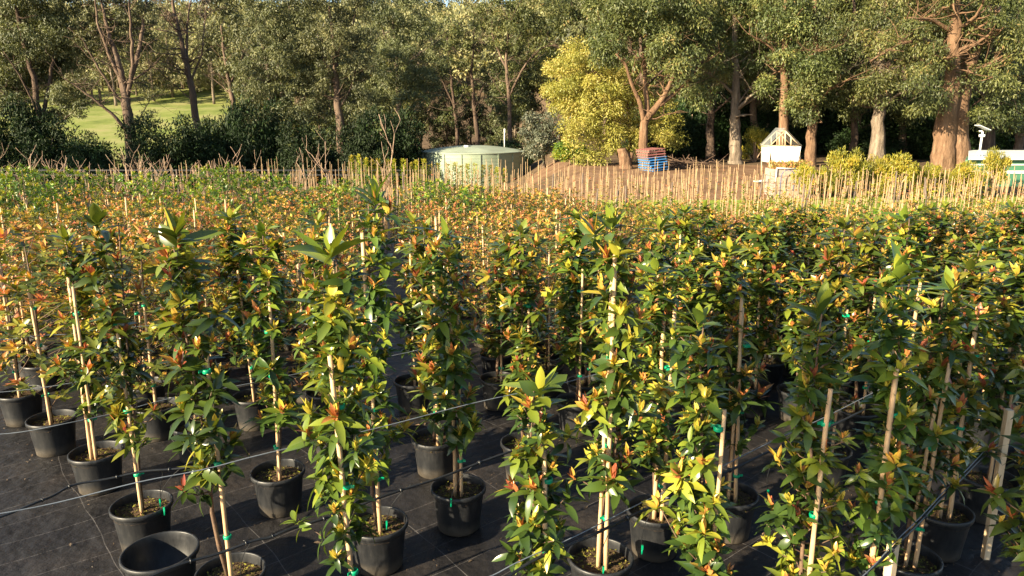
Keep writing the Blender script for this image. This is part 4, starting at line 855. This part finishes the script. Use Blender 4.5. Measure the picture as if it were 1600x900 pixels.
# planter of weathered planks
Yq = 33.5; b = at(1238, 291, Yq); zq = gz(b[0], Yq); g = Geo(); wq = 62*Yq/F; hq = at(1238, 264, Yq)[2]-zq
pq = empty('timber_planter', (b[0], Yq, zq), 0, 'raised planter of weathered horizontal planks in front of the gable frame', 'planter')
mpl = plain('grey_pink_plank', (.42, .31, .27), .85, (.27, .2, .17), 6, .3, stretch=(.3, 1, 4))
for k in range(4): g.box((0, 0, hq*(k+.5)/4), (wq, .05, hq/4-.02)); g.box((0, 1.1, hq*(k+.5)/4), (wq, .05, hq/4-.02)); g.box((-wq/2, .55, hq*(k+.5)/4), (.05, 1.05, hq/4-.02)); g.box((wq/2, .55, hq*(k+.5)/4), (.05, 1.05, hq/4-.02))
build('plank_side', g, mpl, pq); g = Geo(); g.box((0, .55, hq*.85), (wq-.06, 1.04, .04)); build('soil', g, M['soil'], pq)
g = Geo(); n = 900; P = np.stack([rng.uniform(-wq/2, wq/2, n), rng.uniform(.05, 1.05, n), hq*.85+rng.uniform(0, .5, n)], -1); g.leaves(P, rng.normal(0, .5, (n, 3))+[0, 0, .6], rng.normal(0, 1, (n, 3)), .12, .04, rng.uniform(.3, 1, n), 2)
o = build('seedling_bed', g, M['leaf_red']); o.location = (b[0], Yq, zq); tag(o, 'reddish low seedlings growing along the top of the planter', 'seedlings', kind='stuff')
g = Geo(); w2 = 9*Yq/F
for x in (-wq/2+.1,): g.tube(np.array([[x, -.1, 0], [x, -.1, hq+.05]]), .025, 6); g.tube(np.array([[x, -.1, hq+.05], [x+.9, -.1, hq+.02]]), .02, 6)
o = build('white_pipe_frame', g, M['white']); o.location = (b[0], Yq, zq); tag(o, 'white bent pipe frame standing against the planter', 'pipe frame')
g = Geo(); t = np.linspace(0, math.pi, 12); g.tube(np.concatenate([[[-.3, 0, 0]], np.stack([-.3*np.cos(t), 0*t, hq*.75+.3*np.sin(t)], -1), [[.3, 0, 0]]]), .022, 6)
o = build('hoop', g, plain('dark_blue_pipe', (.1, .12, .2), .5)); o.location = (b[0]-.35, Yq-.3, zq); tag(o, 'thin dark metal hoop in front of the planter', 'hoop')
# hose / sheet scrap left of the planter
g = Geo(); g.box((0, 0, .03), (.8, .4, .04), rz=.3); g.box((.2, .1, .1), (.6, .1, .05), ry=-.2); b = at(1192, 272, 37); o = build('metal_sheet_scrap', g, M['white']); o.location = (b[0], 37, gz(b[0], 37)+.02); tag(o, 'pale scrap of sheet lying on the dirt left of the planter', 'scrap sheet')

# ------------------------------------------------------------------ green shed, weather station
Ys = 36; b = at(1585, 300, Ys); zs_ = gz(b[0], Ys); sh = empty('green_shed', (b[0], Ys, zs_), 0, 'low green and white shed with pale flat roof at the right edge', 'shed')
def spx(u, v, y=0.): q = at(u, v, Ys+y); return np.array([q[0]-b[0], y, q[2]-zs_])
xl, xr = spx(1508, 240)[0], spx(1508, 240)[0]+8.5; zr0, zr1 = spx(1550, 247)[2], spx(1560, 236, 4)[2]
g = Geo(); g.add([[xl, -.3, zr0], [xr, -.3, zr0], [xr, 4, zr1+.05], [xl+2.6, 4, zr1+.05], [xl, -.3, zr0-.07], [xr, -.3, zr0-.07], [xr, 4, zr1-.02], [xl+2.6, 4, zr1-.02]], np.array([[0, 1, 2, 3], [7, 6, 5, 4], [0, 4, 5, 1], [1, 5, 6, 2], [2, 6, 7, 3], [3, 7, 4, 0]]), smooth=False); build('roof', g, M['roofpale'], sh)
g = Geo(); z1 = spx(1550, 269)[2]; zm = zr0-.09
g.box(((xl+xr)/2+.1, 0, (zm+z1)/2), (xr-xl-.3, .1, zm-z1)); g.box((xl+1.3, 1.9, (zm+0)/2), (.1, 4.4, zm), rz=R(-32)); g.box(((xl+xr)/2+.1, 0, .35), (xr-xl-.3, .1, .7)); g.box(((xl+xr)/2+1.4, 3.8, zm/2), (xr-xl-3, .1, zm)); build('wall', g, M['green'], sh)
g = Geo()
for z in (zm-.22, z1-.03, .73): g.box(((xl+xr)/2+.1, -.06, z), (xr-xl-.3, .06, .06))
build('trim', g, M['white'], sh)
for k in range(4):
    g = Geo(); x = spx(1588, 280)[0]+k*1.7-1.7; g.box((x, -.04, (z1+.7)/2), (.09, .09, z1-.76)); build('post', g, M['white'], sh)
g = Geo(); g.box(((xl+xr)/2+.1, .06, (z1+.7)/2), (xr-xl-.6, .02, z1-.7)); mg, n_, p_ = newmat('window_glass'); p_.inputs['Base Color'].default_value = (.05, .06, .06, 1); p_.inputs['Roughness'].default_value = .08; build('window', g, mg, sh)
Yw = 36.8; b = at(1530, 243, Yw); ws = empty('weather_station', tuple(b), 0, 'white weather station mast with tilted solar panel above the shed roof', 'weather station'); S = Yw/F
g = Geo(); g.tube(np.array([[0, 0, 0], [0, 0, 36*S]]), .05, 8); 
for a_ in (0, 2.1, 4.2): g.tube(np.array([[0, 0, .35], [.22*math.cos(a_), .22*math.sin(a_), -.15]]), .02, 5)
build('mast', g, M['white'], ws)
g = Geo(); g.box((-.02, 0, 42*S), (.62, .45, .03), ry=R(22)); build('solar_panel', g, M['roofpale'], ws)
g = Geo(); g.lathe([(0, 0), (.13, 0), (.14, .05), (.14, .12), (.0, .13)], 14); o = build('sensor_housing', g, M['white'], ws); o.location = (0, 0, 28*S)
g = Geo(); g.box((-.1, 0, 37*S), (.14, .06, .05)); build('sensor_arm', g, M['white'], ws)
